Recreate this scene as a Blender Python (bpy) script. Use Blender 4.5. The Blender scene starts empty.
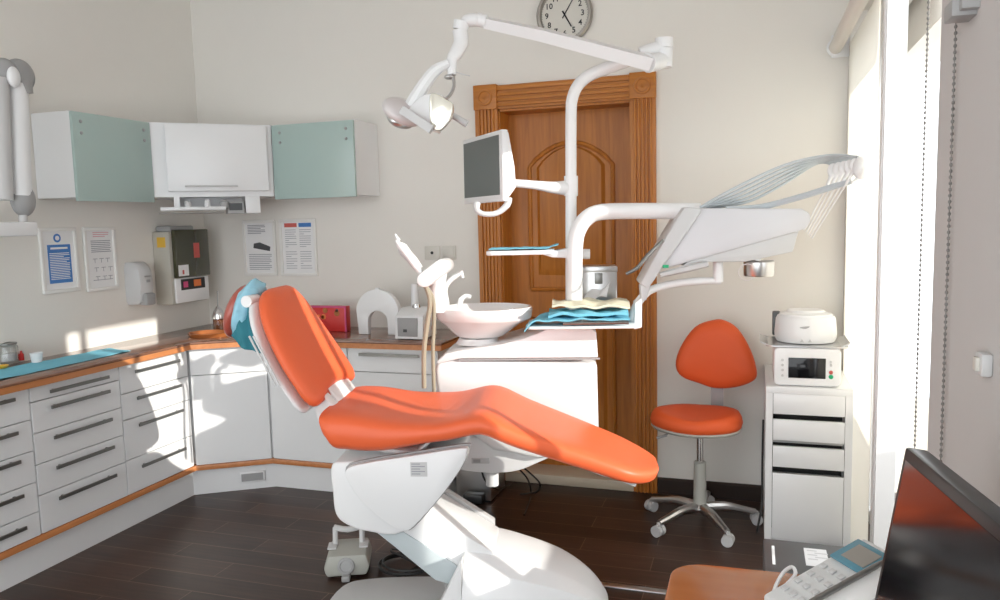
import bpy, bmesh, math, random
from mathutils import Vector, Matrix, Euler, noise
random.seed(7)
PI = math.pi
SC = bpy.context.scene
COL = SC.collection
V = Vector

# ------------------------------------------------------------ camera
F = 770.3
PITCH, ROLL, YAW, EYE = .10229, -.02484, .31814, 1.5
cp, sp, cy, sy, cr, sr = math.cos(PITCH), math.sin(PITCH), math.cos(YAW), math.sin(YAW), math.cos(ROLL), math.sin(ROLL)
fw = V((-sy*cp, cy*cp, -sp)); rt = V((cy, sy, 0)); up = rt.cross(fw)
cam_r = rt*cr + up*sr; cam_u = -rt*sr + up*cr
CAM = V((0, 0, EYE))
cd = bpy.data.cameras.new('camera'); cam = bpy.data.objects.new('camera', cd); COL.objects.link(cam)
cd.sensor_width = 36; cd.lens = F/1000*36; cd.clip_start = .05
Mc = Matrix((cam_r, cam_u, -fw)).transposed().to_4x4(); Mc.translation = CAM
cam.matrix_world = Mc
SC.camera = cam
SC.view_settings.view_transform = 'Standard'; SC.view_settings.look = 'None'
SC.view_settings.gamma = 1; SC.view_settings.use_curve_mapping = False
SC.view_settings.exposure = 0.0

# chair frame: s along the chair (head to foot), d across it (away from the camera)
PHI = math.radians(13); A0 = V((-.98, 2.70, 0))
es = V((math.cos(PHI), math.sin(PHI), 0)); en = V((-math.sin(PHI), math.cos(PHI), 0))
MF = Matrix((es, en, V((0, 0, 1)))).transposed().to_4x4(); MF.translation = A0
def at(x, y, X=None, Y=None, Z=None, d=None):       # the place where a sight line meets a known plane of the room
    q = cam_r*(x-500) + cam_u*(300-y) + fw*F
    if X is not None: t = (X-CAM.x)/q.x
    elif Y is not None: t = (Y-CAM.y)/q.y
    elif Z is not None: t = (Z-CAM.z)/q.z
    else: t = (d-(CAM-A0).dot(en))/q.dot(en)
    return CAM + q*t
def sd(x, y, d):                                     # (s, d, z) in the chair frame
    p = at(x, y, d=d)-A0
    return V((p.dot(es), d, p.z))

# ------------------------------------------------------------ materials
def mat(name, col, rough=.5, metal=0, coat=0, trans=0, bump=0, bscale=60, var=0, vscale=8, emit=None, es_=0, alpha=1, spec=.5, sss=0):
    m = bpy.data.materials.new(name); m.use_nodes = True
    nt = m.node_tree; b = nt.nodes['Principled BSDF']
    b.inputs['Base Color'].default_value = (*col, 1); b.inputs['Roughness'].default_value = rough
    b.inputs['Metallic'].default_value = metal; b.inputs['Coat Weight'].default_value = coat
    b.inputs['Coat Roughness'].default_value = .12
    b.inputs['Transmission Weight'].default_value = trans; b.inputs['Specular IOR Level'].default_value = spec
    if alpha < 1: b.inputs['Alpha'].default_value = alpha
    if emit: b.inputs['Emission Color'].default_value = (*emit, 1); b.inputs['Emission Strength'].default_value = es_
    tc = nt.nodes.new('ShaderNodeTexCoord')
    nz = nt.nodes.new('ShaderNodeTexNoise'); nz.inputs['Scale'].default_value = vscale; nz.inputs['Detail'].default_value = 4
    nt.links.new(tc.outputs['Object'], nz.inputs['Vector'])
    v = var if var else .012
    mx = nt.nodes.new('ShaderNodeMix'); mx.data_type = 'RGBA'
    mx.inputs[6].default_value = (*[c*(1-v) for c in col], 1); mx.inputs[7].default_value = (*[min(1, c*(1+v)) for c in col], 1)
    nt.links.new(nz.outputs['Fac'], mx.inputs[0]); nt.links.new(mx.outputs[2], b.inputs['Base Color'])
    if bump:
        n2 = nt.nodes.new('ShaderNodeTexNoise'); n2.inputs['Scale'].default_value = bscale
        bp = nt.nodes.new('ShaderNodeBump'); bp.inputs['Strength'].default_value = bump; bp.inputs['Distance'].default_value = .01
        nt.links.new(tc.outputs['Object'], n2.inputs['Vector']); nt.links.new(n2.outputs['Fac'], bp.inputs['Height']); nt.links.new(bp.outputs['Normal'], b.inputs['Normal'])
    return m
def wood(name, c1, c2, axis='Z', rough=.35, coat=.3, scale=14):
    m = mat(name, c1, rough, coat=coat); nt = m.node_tree; b = nt.nodes['Principled BSDF']
    tc = nt.nodes.new('ShaderNodeTexCoord'); mp = nt.nodes.new('ShaderNodeMapping')
    s = {'X': (.07, 1, 1), 'Y': (1, .07, 1), 'Z': (1, 1, .07)}[axis]; mp.inputs['Scale'].default_value = s
    nz = nt.nodes.new('ShaderNodeTexNoise'); nz.inputs['Scale'].default_value = scale*3; nz.inputs['Detail'].default_value = 6; nz.inputs['Distortion'].default_value = .6
    cr_ = nt.nodes.new('ShaderNodeValToRGB'); cr_.color_ramp.elements[0].position = .3; cr_.color_ramp.elements[1].position = .72
    cr_.color_ramp.elements[0].color = (*c1, 1); cr_.color_ramp.elements[1].color = (*c2, 1)
    nt.links.new(tc.outputs['Object'], mp.inputs[0]); nt.links.new(mp.outputs[0], nz.inputs['Vector'])
    nt.links.new(nz.outputs['Fac'], cr_.inputs[0]); nt.links.new(cr_.outputs[0], b.inputs['Base Color'])
    return m
def floor_mat():
    m = mat('dark_plank_floor', (.03, .02, .015), .36, coat=.0, spec=.35); nt = m.node_tree; b = nt.nodes['Principled BSDF']
    tc = nt.nodes.new('ShaderNodeTexCoord')
    br = nt.nodes.new('ShaderNodeTexBrick'); br.inputs['Scale'].default_value = 1; br.offset = .37
    br.inputs['Brick Width'].default_value = .9; br.inputs['Row Height'].default_value = .135
    br.inputs['Mortar Size'].default_value = .0022; br.inputs['Mortar Smooth'].default_value = .3; br.inputs['Bias'].default_value = 0
    br.inputs['Color1'].default_value = (.034, .0175, .012, 1); br.inputs['Color2'].default_value = (.072, .037, .025, 1); br.inputs['Mortar'].default_value = (.17, .105, .075, 1)
    nt.links.new(tc.outputs['Object'], br.inputs['Vector'])
    mp = nt.nodes.new('ShaderNodeMapping'); mp.inputs['Scale'].default_value = (.8, 14, 1)
    nz = nt.nodes.new('ShaderNodeTexNoise'); nz.inputs['Scale'].default_value = 5; nz.inputs['Detail'].default_value = 6
    nt.links.new(tc.outputs['Object'], mp.inputs[0]); nt.links.new(mp.outputs[0], nz.inputs['Vector'])
    mx = nt.nodes.new('ShaderNodeMix'); mx.data_type = 'RGBA'; mx.blend_type = 'MULTIPLY'; mx.inputs[0].default_value = .75
    cr_ = nt.nodes.new('ShaderNodeValToRGB'); cr_.color_ramp.elements[0].position = .25; cr_.color_ramp.elements[1].position = .8
    cr_.color_ramp.elements[0].color = (.45, .45, .45, 1); cr_.color_ramp.elements[1].color = (1.35, 1.3, 1.25, 1)
    nt.links.new(nz.outputs['Fac'], cr_.inputs[0]); nt.links.new(br.outputs['Color'], mx.inputs[6]); nt.links.new(cr_.outputs[0], mx.inputs[7])
    nt.links.new(mx.outputs[2], b.inputs['Base Color'])
    return m
M = {}
M['wall'] = mat('cream_plaster', (.81, .785, .735), .85, bump=.05, bscale=120)
M['console'] = mat('grey_white_plastic', (.66, .66, .68), .35, coat=.15)
M['chainm'] = mat('dull_bead_metal', (.20, .19, .18), .5)
M['rim'] = mat('dull_clock_rim', (.36, .34, .31), .32, .8)
M['ceil'] = mat('white_ceiling', (.85, .84, .82), .9)
M['floor'] = floor_mat()
M['white'] = mat('white_enamel', (.86, .86, .86), .28, coat=.25)
M['plastic'] = mat('white_plastic', (.84, .845, .85), .32, coat=.2)
M['cab'] = mat('white_gloss_laminate', (.83, .835, .84), .3, coat=.15)
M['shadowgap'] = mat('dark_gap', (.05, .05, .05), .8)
M['teal'] = mat('pale_green_glass_front', (.42, .54, .51), .25, coat=.3)
M['cherry'] = wood('cherry_wood', (.40, .13, .012), (.55, .20, .024), 'Z', .45, .08)
M['cherry_x'] = wood('cherry_wood_across', (.40, .13, .012), (.55, .20, .024), 'X', .45, .08)
M['strip'] = wood('orange_wood_edge', (.52, .19, .06), (.62, .25, .09), 'Y', .4, .2)
M['top'] = wood('brown_worktop', (.19, .085, .05), (.26, .12, .07), 'Y', .16, .5)
M['desk'] = wood('desk_veneer', (.42, .13, .035), (.52, .18, .055), 'X', .16, .25, 6)
M['orange'] = mat('orange_vinyl', (.84, .145, .05), .4, spec=.4, bump=.03, bscale=300)
M['orange2'] = mat('dark_orange_vinyl', (.74, .11, .028), .5, spec=.3, bump=.03, bscale=300)
M['steel'] = mat('brushed_steel', (.62, .62, .62), .28, 1)
M['dsteel'] = mat('dark_handle_steel', (.25, .25, .24), .35, .9)
M['chrome'] = mat('chrome', (.75, .75, .76), .12, 1)
M['gray'] = mat('grey_plastic', (.36, .36, .36), .45)
M['lgray'] = mat('light_grey_plastic', (.6, .6, .6), .4)
M['warmgray'] = mat('warm_grey_plastic', (.42, .42, .38), .45)
M['blue_gray'] = mat('blue_grey_panel', (.52, .58, .60), .35)
M['black'] = mat('black_plastic', (.012, .012, .013), .35)
M['screen'] = mat('black_screen', (.006, .006, .008), .1)
M['gscreen'] = mat('grey_green_screen', (.14, .155, .15), .35)
M['tile'] = mat('cream_tile', (.62, .54, .42), .4)
M['skirt'] = mat('dark_skirting', (.03, .017, .012), .4)
M['bluecloth'] = mat('pale_blue_cloth', (.18, .53, .68), .8, var=.15, vscale=30)
M['mat_blue'] = mat('cyan_paper_mat', (.20, .60, .76), .75, var=.1, vscale=20)
M['tealcloth'] = mat('teal_cloth', (.03, .20, .25), .8, var=.15, vscale=20)
M['bluebag'] = mat('blue_plastic_cover', (.32, .62, .80), .25, var=.35, vscale=16, bump=.6, bscale=22)
M['redbag'] = mat('orange_vinyl_under_film', (.42, .085, .06), .3, coat=.5)
M['cream'] = mat('cream_paper', (.72, .68, .52), .8)
M['paper'] = mat('white_paper', (.85, .85, .85), .8)
M['ink'] = mat('grey_print', (.32, .32, .36), .8)
M['inkb'] = mat('blue_print', (.07, .22, .55), .7)
M['inkr'] = mat('red_print', (.6, .12, .1), .7)
M['inkp'] = mat('pink_print', (.7, .35, .4), .8)
M['frame'] = mat('pale_poster_frame', (.84, .83, .80), .5)
M['dgreen'] = mat('dark_olive_door', (.045, .045, .02), .12, coat=.6)
M['beige'] = mat('beige_metal', (.50, .48, .42), .45)
M['beigeplate'] = mat('cream_plate', (.68, .66, .60), .4)
M['red'] = mat('red_lacquer', (.60, .03, .025), .4)
M['redl'] = mat('red_orange', (.8, .2, .05), .4)
M['pink'] = mat('magenta_edge', (.65, .08, .22), .5)
M['greenbtn'] = mat('green_button', (.02, .45, .2), .4)
M['yellow'] = mat('yellow_plastic', (.75, .45, .05), .4)
M['hose'] = mat('pale_blue_grey_hose', (.55, .60, .63), .35)
M['hoset'] = mat('tan_hose', (.36, .32, .24), .45)
M['cable'] = mat('black_cable', (.02, .02, .02), .5)
M['glass'] = mat('clear_glass', (.95, .97, .97), .03, trans=1)
def thin_glass():
    m = bpy.data.materials.new('window_glass'); m.use_nodes = True; nt = m.node_tree; nt.nodes.clear()
    o = nt.nodes.new('ShaderNodeOutputMaterial'); mx = nt.nodes.new('ShaderNodeMixShader'); mx.inputs[0].default_value = .05
    t = nt.nodes.new('ShaderNodeBsdfTransparent'); gl = nt.nodes.new('ShaderNodeBsdfGlossy'); gl.inputs['Roughness'].default_value = .02
    nt.links.new(t.outputs[0], mx.inputs[1]); nt.links.new(gl.outputs[0], mx.inputs[2]); nt.links.new(mx.outputs[0], o.inputs[0])
    return m
M['pane'] = thin_glass()
def sheer():
    m = bpy.data.materials.new('white_sheer_fabric'); m.use_nodes = True; nt = m.node_tree; nt.nodes.clear()
    o = nt.nodes.new('ShaderNodeOutputMaterial'); mx = nt.nodes.new('ShaderNodeMixShader'); mx.inputs[0].default_value = .72
    d = nt.nodes.new('ShaderNodeBsdfDiffuse'); d.inputs[0].default_value = (.85, .84, .80, 1); t = nt.nodes.new('ShaderNodeBsdfTranslucent'); t.inputs[0].default_value = (.92, .90, .85, 1)
    nt.links.new(d.outputs[0], mx.inputs[1]); nt.links.new(t.outputs[0], mx.inputs[2]); nt.links.new(mx.outputs[0], o.inputs[0])
    return m
M['sheer'] = sheer()
M['amber'] = mat('amber_liquid', (.28, .08, .02), .1, coat=.5)
M['copper'] = mat('copper_brown_lacquer', (.50, .17, .05), .18, .3, coat=.6)
M['pinkbowl'] = mat('white_glazed_bowl', (.86, .83, .82), .15, coat=.6)
M['reflector'] = mat('lamp_reflector', (.85, .83, .74), .12, .6)
M['frost'] = mat('pale_pinkish_cover', (.74, .70, .70), .3)
M['blind'] = mat('grey_blind_fabric', (.58, .56, .55), .9)
M['beigewall'] = mat('beige_plaster', (.78, .75, .70), .85)
M['phone'] = mat('phone_silver', (.70, .71, .71), .4)
M['lcd'] = mat('blue_lcd', (.10, .26, .34), .25)
M['lcdp'] = mat('beige_lcd', (.30, .28, .25), .3)
M['navy'] = mat('dark_grey_casing', (.075, .08, .085), .4)

# ------------------------------------------------------------ mesh builder
class G:
    def __init__(s, fr=None): s.bm = bmesh.new(); s.fr = fr; s.nm = 0
    def _merge(s, b, m, bev=0, seg=2, ang=None):
        if bev:
            bmesh.ops.remove_doubles(b, verts=b.verts, dist=1e-6)
            ed = [e for e in b.edges if len(e.link_faces) == 2 and e.calc_face_angle(0) > (ang or .6)]
            if ed: bmesh.ops.bevel(b, geom=ed, offset=bev, segments=seg, profile=.5, affect='EDGES', clamp_overlap=True)
        if s.fr: bmesh.ops.transform(b, matrix=s.fr, verts=b.verts)
        for f in b.faces: f.material_index = m
        bmesh.ops.recalc_face_normals(b, faces=b.faces)
        me = bpy.data.meshes.new('tmp'); b.to_mesh(me); b.free(); s.bm.from_mesh(me); bpy.data.meshes.remove(me)
        s.nm = max(s.nm, m); return s
    def box(s, x0, x1, y0, y1, z0, z1, m=0, bev=0, seg=2, M_=None):
        b = bmesh.new(); bmesh.ops.create_cube(b, size=1)
        for v in b.verts: v.co = V((x0+(v.co.x+.5)*(x1-x0), y0+(v.co.y+.5)*(y1-y0), z0+(v.co.z+.5)*(z1-z0)))
        if bev: 
            ed = list(b.edges); bmesh.ops.bevel(b, geom=ed, offset=bev, segments=seg, profile=.5, affect='EDGES', clamp_overlap=True)
        if M_: bmesh.ops.transform(b, matrix=M_, verts=b.verts)
        return s._merge(b, m)
    def prism(s, pts, w0, w1, plane='xz', m=0, bev=0, seg=2, ang=None, M_=None, w1s=None):
        def mk(u, v, w):
            return {'xz': V((u, w, v)), 'xy': V((u, v, w)), 'yz': V((w, u, v))}[plane]
        b = bmesh.new()
        a = [b.verts.new(mk(u, v, w0)) for u, v in pts]
        q = w1s or pts
        c = [b.verts.new(mk(u, v, w1)) for u, v in q]
        b.faces.new(a); b.faces.new(c[::-1]); n = len(pts)
        for i in range(n): b.faces.new((a[i], c[i], c[(i+1) % n], a[(i+1) % n]))
        if M_: bmesh.ops.transform(b, matrix=M_, verts=b.verts)
        return s._merge(b, m, bev, seg, ang)
    def loft(s, rings, m=0, cap=True, close=False):
        b = bmesh.new(); R = [[b.verts.new(p) for p in r] for r in rings]; n = len(R[0])
        N = len(R)
        for i in range(N if close else N-1):
            A, B = R[i], R[(i+1) % N]
            for j in range(n): b.faces.new((A[j], A[(j+1) % n], B[(j+1) % n], B[j]))
        if cap and not close: b.faces.new(R[0][::-1]); b.faces.new(R[-1])
        return s._merge(b, m)
    def tube(s, pts, r, m=0, seg=12, smooth=0, sx=1, ref=None):
        P = [V(p) for p in pts]; n0 = len(P)
        rr = list(r) if isinstance(r, (list, tuple)) else [r]*n0
        if smooth:
            Q = []; RQ = []
            for i in range(n0-1):
                p0, p1, p2, p3 = P[max(i-1, 0)], P[i], P[i+1], P[min(i+2, n0-1)]
                for k in range(smooth):
                    t = k/smooth
                    Q.append(.5*((2*p1)+(p2-p0)*t+(2*p0-5*p1+4*p2-p3)*t*t+(3*p1-p0-3*p2+p3)*t**3)); RQ.append(rr[i]+(rr[i+1]-rr[i])*t)
            Q.append(P[-1]); RQ.append(rr[-1]); P, rr = Q, RQ
        rings = []; prev = None
        for i, p in enumerate(P):
            t = (P[min(i+1, len(P)-1)]-P[max(i-1, 0)]).normalized()
            if prev is None:
                a = V(ref) if ref else (V((0, 0, 1)) if abs(t.z) < .9 else V((0, 1, 0)))
                nx = (a-t*a.dot(t)).normalized()
            else:
                nx = (prev-t*prev.dot(t)).normalized()
            prev = nx; ny = t.cross(nx)
            rings.append([p+(nx*math.cos(2*PI*k/seg)*sx+ny*math.sin(2*PI*k/seg))*rr[i] for k in range(seg)])
        return s.loft(rings, m)
    def lathe(s, prof, c=(0, 0, 0), R=None, m=0, seg=28, sy=1):
        rings = []
        for r, z in prof:
            r = max(r, .0004)
            rings.append([V((r*math.cos(2*PI*k/seg), r*sy*math.sin(2*PI*k/seg), z)) for k in range(seg)])
        Mx = Matrix.Translation(V(c)) @ (R.to_4x4() if R else Matrix.Identity(4))
        return s.loft([[Mx @ p for p in rg] for rg in rings], m)
    def ell(s, c, r, R=None, m=0, u=24, v=14, fn=None):
        b = bmesh.new(); bmesh.ops.create_uvsphere(b, u_segments=u, v_segments=v, radius=1)
        Mx = Matrix.Translation(V(c)) @ (R.to_4x4() if R else Matrix.Identity(4)) @ Matrix.Diagonal((*r, 1))
        if fn:
            for q in b.verts: q.co = fn(q.co.copy())
        bmesh.ops.transform(b, matrix=Mx, verts=b.verts)
        return s._merge(b, m)
    def grid(s, fn, nu, nv, th=.002, m=0):
        b = bmesh.new(); T = []; Bo = []
        for i in range(nu+1):
            T.append([b.verts.new(fn(i/nu, j/nv)) for j in range(nv+1)])
            Bo.append([b.verts.new(fn(i/nu, j/nv)-V((0, 0, th))) for j in range(nv+1)])
        for i in range(nu):
            for j in range(nv):
                b.faces.new((T[i][j], T[i+1][j], T[i+1][j+1], T[i][j+1])); b.faces.new((Bo[i][j], Bo[i][j+1], Bo[i+1][j+1], Bo[i+1][j]))
        for i in range(nu):
            b.faces.new((T[i][0], Bo[i][0], Bo[i+1][0], T[i+1][0])); b.faces.new((T[i][nv], T[i+1][nv], Bo[i+1][nv], Bo[i][nv]))
        for j in range(nv):
            b.faces.new((T[0][j], T[0][j+1], Bo[0][j+1], Bo[0][j])); b.faces.new((T[nu][j], Bo[nu][j], Bo[nu][j+1], T[nu][j+1]))
        return s._merge(b, m)
    def text(s, txt, size, M_, m=0, th=.0005, align='CENTER', bold=0):
        cu = bpy.data.curves.new('t', 'FONT'); cu.body = txt; cu.size = size; cu.align_x = align; cu.align_y = 'CENTER'; cu.extrude = th; cu.resolution_u = 2
        if bold: cu.offset = bold
        o = bpy.data.objects.new('t', cu); COL.objects.link(o)
        me = bpy.data.meshes.new_from_object(o)
        bpy.data.objects.remove(o); bpy.data.curves.remove(cu)
        b = bmesh.new(); b.from_mesh(me); bpy.data.meshes.remove(me)
        bmesh.ops.transform(b, matrix=M_, verts=b.verts)
        return s._merge(b, m)

ORG = {}
def props(o, label=None, cat=None, group=None, kind=None):
    if label: o['label'] = label
    if cat: o['category'] = cat
    if group: o['group'] = group
    if kind: o['kind'] = kind
    return o
def thing(name, loc, label, cat, group=None):
    o = bpy.data.objects.new(name, None); COL.objects.link(o); o.location = loc; o.empty_display_size = .05
    ORG[o.name] = V(loc); return props(o, label, cat, group)
def obj(name, g, mats, parent=None, label=None, cat=None, group=None, kind=None, ang=35, sub=0):
    bm = g.bm
    xs = [v.co for v in bm.verts]
    lo = V((min(c.x for c in xs), min(c.y for c in xs), min(c.z for c in xs))); hi = V((max(c.x for c in xs), max(c.y for c in xs), max(c.z for c in xs)))
    org = V(((lo.x+hi.x)/2, (lo.y+hi.y)/2, lo.z))
    for v in bm.verts: v.co -= org
    me = bpy.data.meshes.new(name); bm.to_mesh(me); bm.free()
    for f in me.polygons: f.use_smooth = True
    me.set_sharp_from_angle(angle=math.radians(ang))
    for k in (mats if isinstance(mats, (list, tuple)) else [mats]): me.materials.append(M[k])
    o = bpy.data.objects.new(name, me); COL.objects.link(o)
    if parent is not None:
        o.parent = parent; o.location = org-ORG[parent.name]
    else: o.location = org
    ORG[o.name] = org
    if sub:
        md = o.modifiers.new('sub', 'SUBSURF'); md.levels = sub; md.render_levels = sub
    return props(o, label, cat, group, kind)
def struct(name, g, mats, parent=None, label=None): return obj(name, g, mats, parent, label, kind='structure' if parent is None else None)
def copy_tree(o, off, label=None, parent=None):
    c = o.copy(); COL.objects.link(c)
    if parent is None: c.location = o.location + V(off)
    else: c.parent = parent
    if label: c['label'] = label
    for ch in o.children: copy_tree(ch, off, None, c)
    return c
def rrect(u0, u1, v0, v1, r, n=5):
    P = []
    for cx_, cy_, a in ((u1-r, v0+r, -PI/2), (u1-r, v1-r, 0), (u0+r, v1-r, PI/2), (u0+r, v0+r, PI)):
        for k in range(n+1): t = a+PI/2*k/n; P.append((cx_+r*math.cos(t), cy_+r*math.sin(t)))
    return P
def spline(P, n=6, closed=False):
    N = len(P); out = []
    for i in range(N if closed else N-1):
        g_ = lambda k: V((*(P[k % N] if closed else P[max(0, min(N-1, k))]), 0))
        p0, p1, p2, p3 = g_(i-1), g_(i), g_(i+1), g_(i+2)
        for k in range(n):
            t = k/n; q = .5*((2*p1)+(p2-p0)*t+(2*p0-5*p1+4*p2-p3)*t*t+(3*p1-p0-3*p2+p3)*t**3); out.append((q.x, q.y))
    if not closed: out.append(tuple(P[-1]))
    return out

# ------------------------------------------------------------ room shell
XL, XR, YB, YF, ZC = -3.36, .43, 4.15, -1.6, 3.05
DX0, DX1, DZ = -1.352, -.612, 2.115       # door opening
struct('floor', G().box(XL, .75, YF, YB+.3, -.1, 0), 'floor')
struct('ceiling', G().box(XL-.1, .75, YF, YB+.1, ZC, ZC+.1), 'ceil')
struct('wall_left', G().box(XL-.12, XL, YF, YB+.1, 0, ZC), 'wall')
g = G(); g.box(XL, DX0, YB, YB+.3, 0, ZC).box(DX1, .60, YB, YB+.3, 0, ZC).box(DX0, DX1, YB, YB+.3, DZ, ZC).box(DX0, DX1, YB+.25, YB+.3, 0, DZ)
struct('wall_back', g, 'wall')
# window wall: opening from Y 2.25 to 4.08, and a nearer opening behind the lowered blind
WH, WX = 2.44, .60
g = G()
g.box(XR, WX, 4.08, YB-.001, 0, WH).box(XR, WX, 1.80, 2.11, 0, WH).box(XR, .70, YF, YB-.001, WH, ZC)
struct('wall_right', g, 'beigewall')
g = G().box(.548, .588, 2.11, 4.08, 0, .06).box(.548, .588, 2.11, 4.08, WH-.12, WH).box(.548, .588, 4.03, 4.08, .06, WH-.05).box(.548, .588, 2.2, 2.24, .06, WH-.05)
g.box(.435, .50, 3.03, 3.12, .0, WH).box(XR, .47, 3.05, 3.10, 0, WH, bev=.004)
win = struct('window_1', g, 'white')
obj('window_pane', G().box(.566, .570, 2.24, 4.03, .06, WH-.05), 'pane', win)
struct('blind_shade_box', G().box(.62, .80, 3.12, 4.5, 2.17, 3.0), 'beigewall')  # added box outside, its lower edge shades the top of the sheer blind
struct('low_sun_blocker', G().box(1.5, 1.6, -1, 7, -.1, .98), 'ceil')  # added wall outside, height set to keep low sun off the floor
struct('balcony_floor', G().box(.75, 1.5, -1, 7, -.15, -.04), 'tile')
struct('baseboard_back', G().prism([(0, 0), (-.014, 0), (-.014, .075), (-.006, .085), (0, .085)], DX1+.13, XR, 'yz', M_=Matrix.Translation((0, YB, 0))), 'skirt')
struct('trim_1', G().box(-1.35, -.26, 2.985, 3.02, 0, .006, bev=.002), 'steel', label='flat steel strip laid across the dark floor')
struct('trim_2', G().box(DX0, DX1, YB-.03, YB+.2, 0, .055, bev=.004), 'tile')

# door
dr = thing('door_1', ((DX0+DX1)/2, YB, 0), 'carved orange-brown wooden door behind the dental unit', 'door'); dr['kind'] = 'structure'
del dr['category']
g = G(); yo = YB+.16
g.box(DX0, DX1, yo, yo+.04, .055, DZ)
def arch(x0, x1, z0, z1, rise, n=12):
    P = [(x0, z0), (x1, z0), (x1, z1)]
    for k in range(1, n):
        t = k/n; x = x1+(x0-x1)*t; P.append((x, z1+rise*math.sin(PI*t)**.8))
    return P+[(x0, z1)]
up_ = arch(DX0+.13, DX1-.13, 1.10, 1.80, .13); lo_ = [(DX0+.13, .24), (DX1-.13, .24), (DX1-.13, .93), (DX0+.13, .93)]
for P_ in (up_, lo_):
    g.tube([V((x, yo-.002, z)) for x, z in P_+P_[:1]], .013, seg=8)
    cx_ = sum(p[0] for p in P_)/len(P_); cz_ = sum(p[1] for p in P_)/len(P_)
    inn = [(cx_+(x-cx_)*.82, cz_+(z-cz_)*.88) for x, z in P_]; inn2 = [(cx_+(x-cx_)*.74, cz_+(z-cz_)*.82) for x, z in P_]
    g.prism(inn, yo, yo-.016, 'xz', w1s=inn2)
obj('door_leaf', g, 'cherry', dr)
obj('door_lining', G().box(DX0, DX0+.012, YB, yo+.04, .055, DZ).box(DX1-.012, DX1, YB, yo+.04, .055, DZ).box(DX0, DX1, YB, yo+.04, DZ-.012, DZ), 'cherry', dr)
g = G(); cw = .128
def fluted(x0, x1, z0, z1):
    g.box(x0, x1, YB-.022, YB, z0, z1)
    n = 5; w = (x1-x0-.03)/n
    for k in range(n):
        c = x0+.015+w*(k+.5)
        g.prism([(c-w*.36, z0), (c+w*.36, z0), (c+w*.36, z1), (c-w*.36, z1)], YB-.022, YB-.032, 'xz', w1s=[(c-w*.18, z0), (c+w*.18, z0), (c+w*.18, z1), (c-w*.18, z1)])
fluted(DX0-cw, DX0+.004, 0, DZ); fluted(DX1-.004, DX1+cw, 0, DZ)
obj('door_casing', g, 'cherry', dr)
g = G().box(DX0+.004, DX1-.004, YB-.022, YB, DZ, DZ+cw)
for k, (a, b) in enumerate(((.012, .03), (.04, .058), (.068, .086), (.098, .122))): g.box(DX0+.004, DX1-.004, YB-.034, YB-.02, DZ+a, DZ+b, bev=.004)
obj('door_head', g, 'cherry_x', dr)
for x in (DX0-cw/2+.002, DX1+cw/2-.002):
    g = G().box(x-cw/2-.004, x+cw/2+.004, YB-.04, YB, DZ, DZ+cw+.006, bev=.004)
    R = Matrix.Rotation(PI/2, 3, 'X')
    g.lathe([(.0, .0), (.012, .004), (.02, .001), (.03, .001), (.034, .008), (.042, .008), (.045, 0)], (x, YB-.04, DZ+cw/2), R, seg=24)
    obj('rosette_block', g, 'cherry_x', dr)

# ------------------------------------------------------------ window things
g = G(); rz, rx = 2.285, .37
g.tube([(rx, 3.08, rz), (rx, 4.10, rz)], .031, seg=20)
ro = thing('roller_blind', (rx, 3.6, rz), 'white translucent roller blind lowered over the window part by the back wall', 'blind')
obj('roller', g, 'beigewall', ro)
obj('sheer_fabric', G().box(.4275, .429, 3.13, 4.075, .02, 2.29), 'sheer', ro, 'white translucent fabric')
obj('end_cap', G().tube([(rx, 4.10, rz), (rx, 4.112, rz)], .042, seg=20), 'plastic', ro)
obj('bracket', G().box(rx-.02, XR, 4.112, 4.12, rz-.045, rz+.06, bev=.002), 'plastic', ro)
# lowered grey blind nearer the camera
bl = thing('roller_blind', (.395, 1.2, 0), 'lowered grey roller blind filling the right edge of the photo', 'blind')
obj('fabric', G().box(.392, .396, .2, 1.975, .02, 2.335), 'blind', bl)
obj('bottom_bar', G().box(.386, .402, .2, 1.975, .012, .03, bev=.003), 'lgray', bl)
obj('roller', G().tube([(.4, .2, 2.34), (.4, 1.96, 2.34)], .024, seg=16), 'blind', bl)
pbr = at(963, 8, X=.375)
obj('bracket', G().box(.362, XR, pbr.y-.05, pbr.y+.02, pbr.z-.012, pbr.z+.2, bev=.003).box(.35, .42, pbr.y-.03, pbr.y+.035, pbr.z-.02, pbr.z+.012, bev=.003), 'gray', bl, 'grey metal bracket')
def chain(name, y, ztop, zbot, x, label, dx=0):
    g = G(); z = ztop; n = 0
    g.tube([(x, y, ztop), (x+dx, y, zbot)], .0012, seg=5)
    N = int((ztop-zbot)/.0125)
    for k in range(N):
        z = ztop-(k+.5)*.0125
        g.ell((x+dx*(ztop-z)/(ztop-zbot), y, z), (.0036, .0036, .0044), u=6, v=4)
    obj(name, g, 'chainm', None, label, 'blind chain')
pc = at(924, 150, X=.40); chain('bead_chain', pc.y, 2.42, .75, .40, 'grey bead chain hanging beside the sunlit window opening')
pc = at(948, 250, X=.385); chain('bead_chain', pc.y, 2.36, .75, .385, 'grey bead chain hanging along the edge of the grey blind')
p = at(990, 365, X=.39)
g = G().box(.374, .392, p.y-.012, p.y+.03, p.z-.02, p.z+.02, bev=.004)
sw = obj('wall_switch', g, 'lgray', None, 'small pale switch box on the grey blind at the right edge', 'switch')
obj('switch_rocker', G().box(.368, .375, p.y-.002, p.y+.02, p.z-.012, p.z+.012, bev=.002), 'beigeplate', sw)

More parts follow.
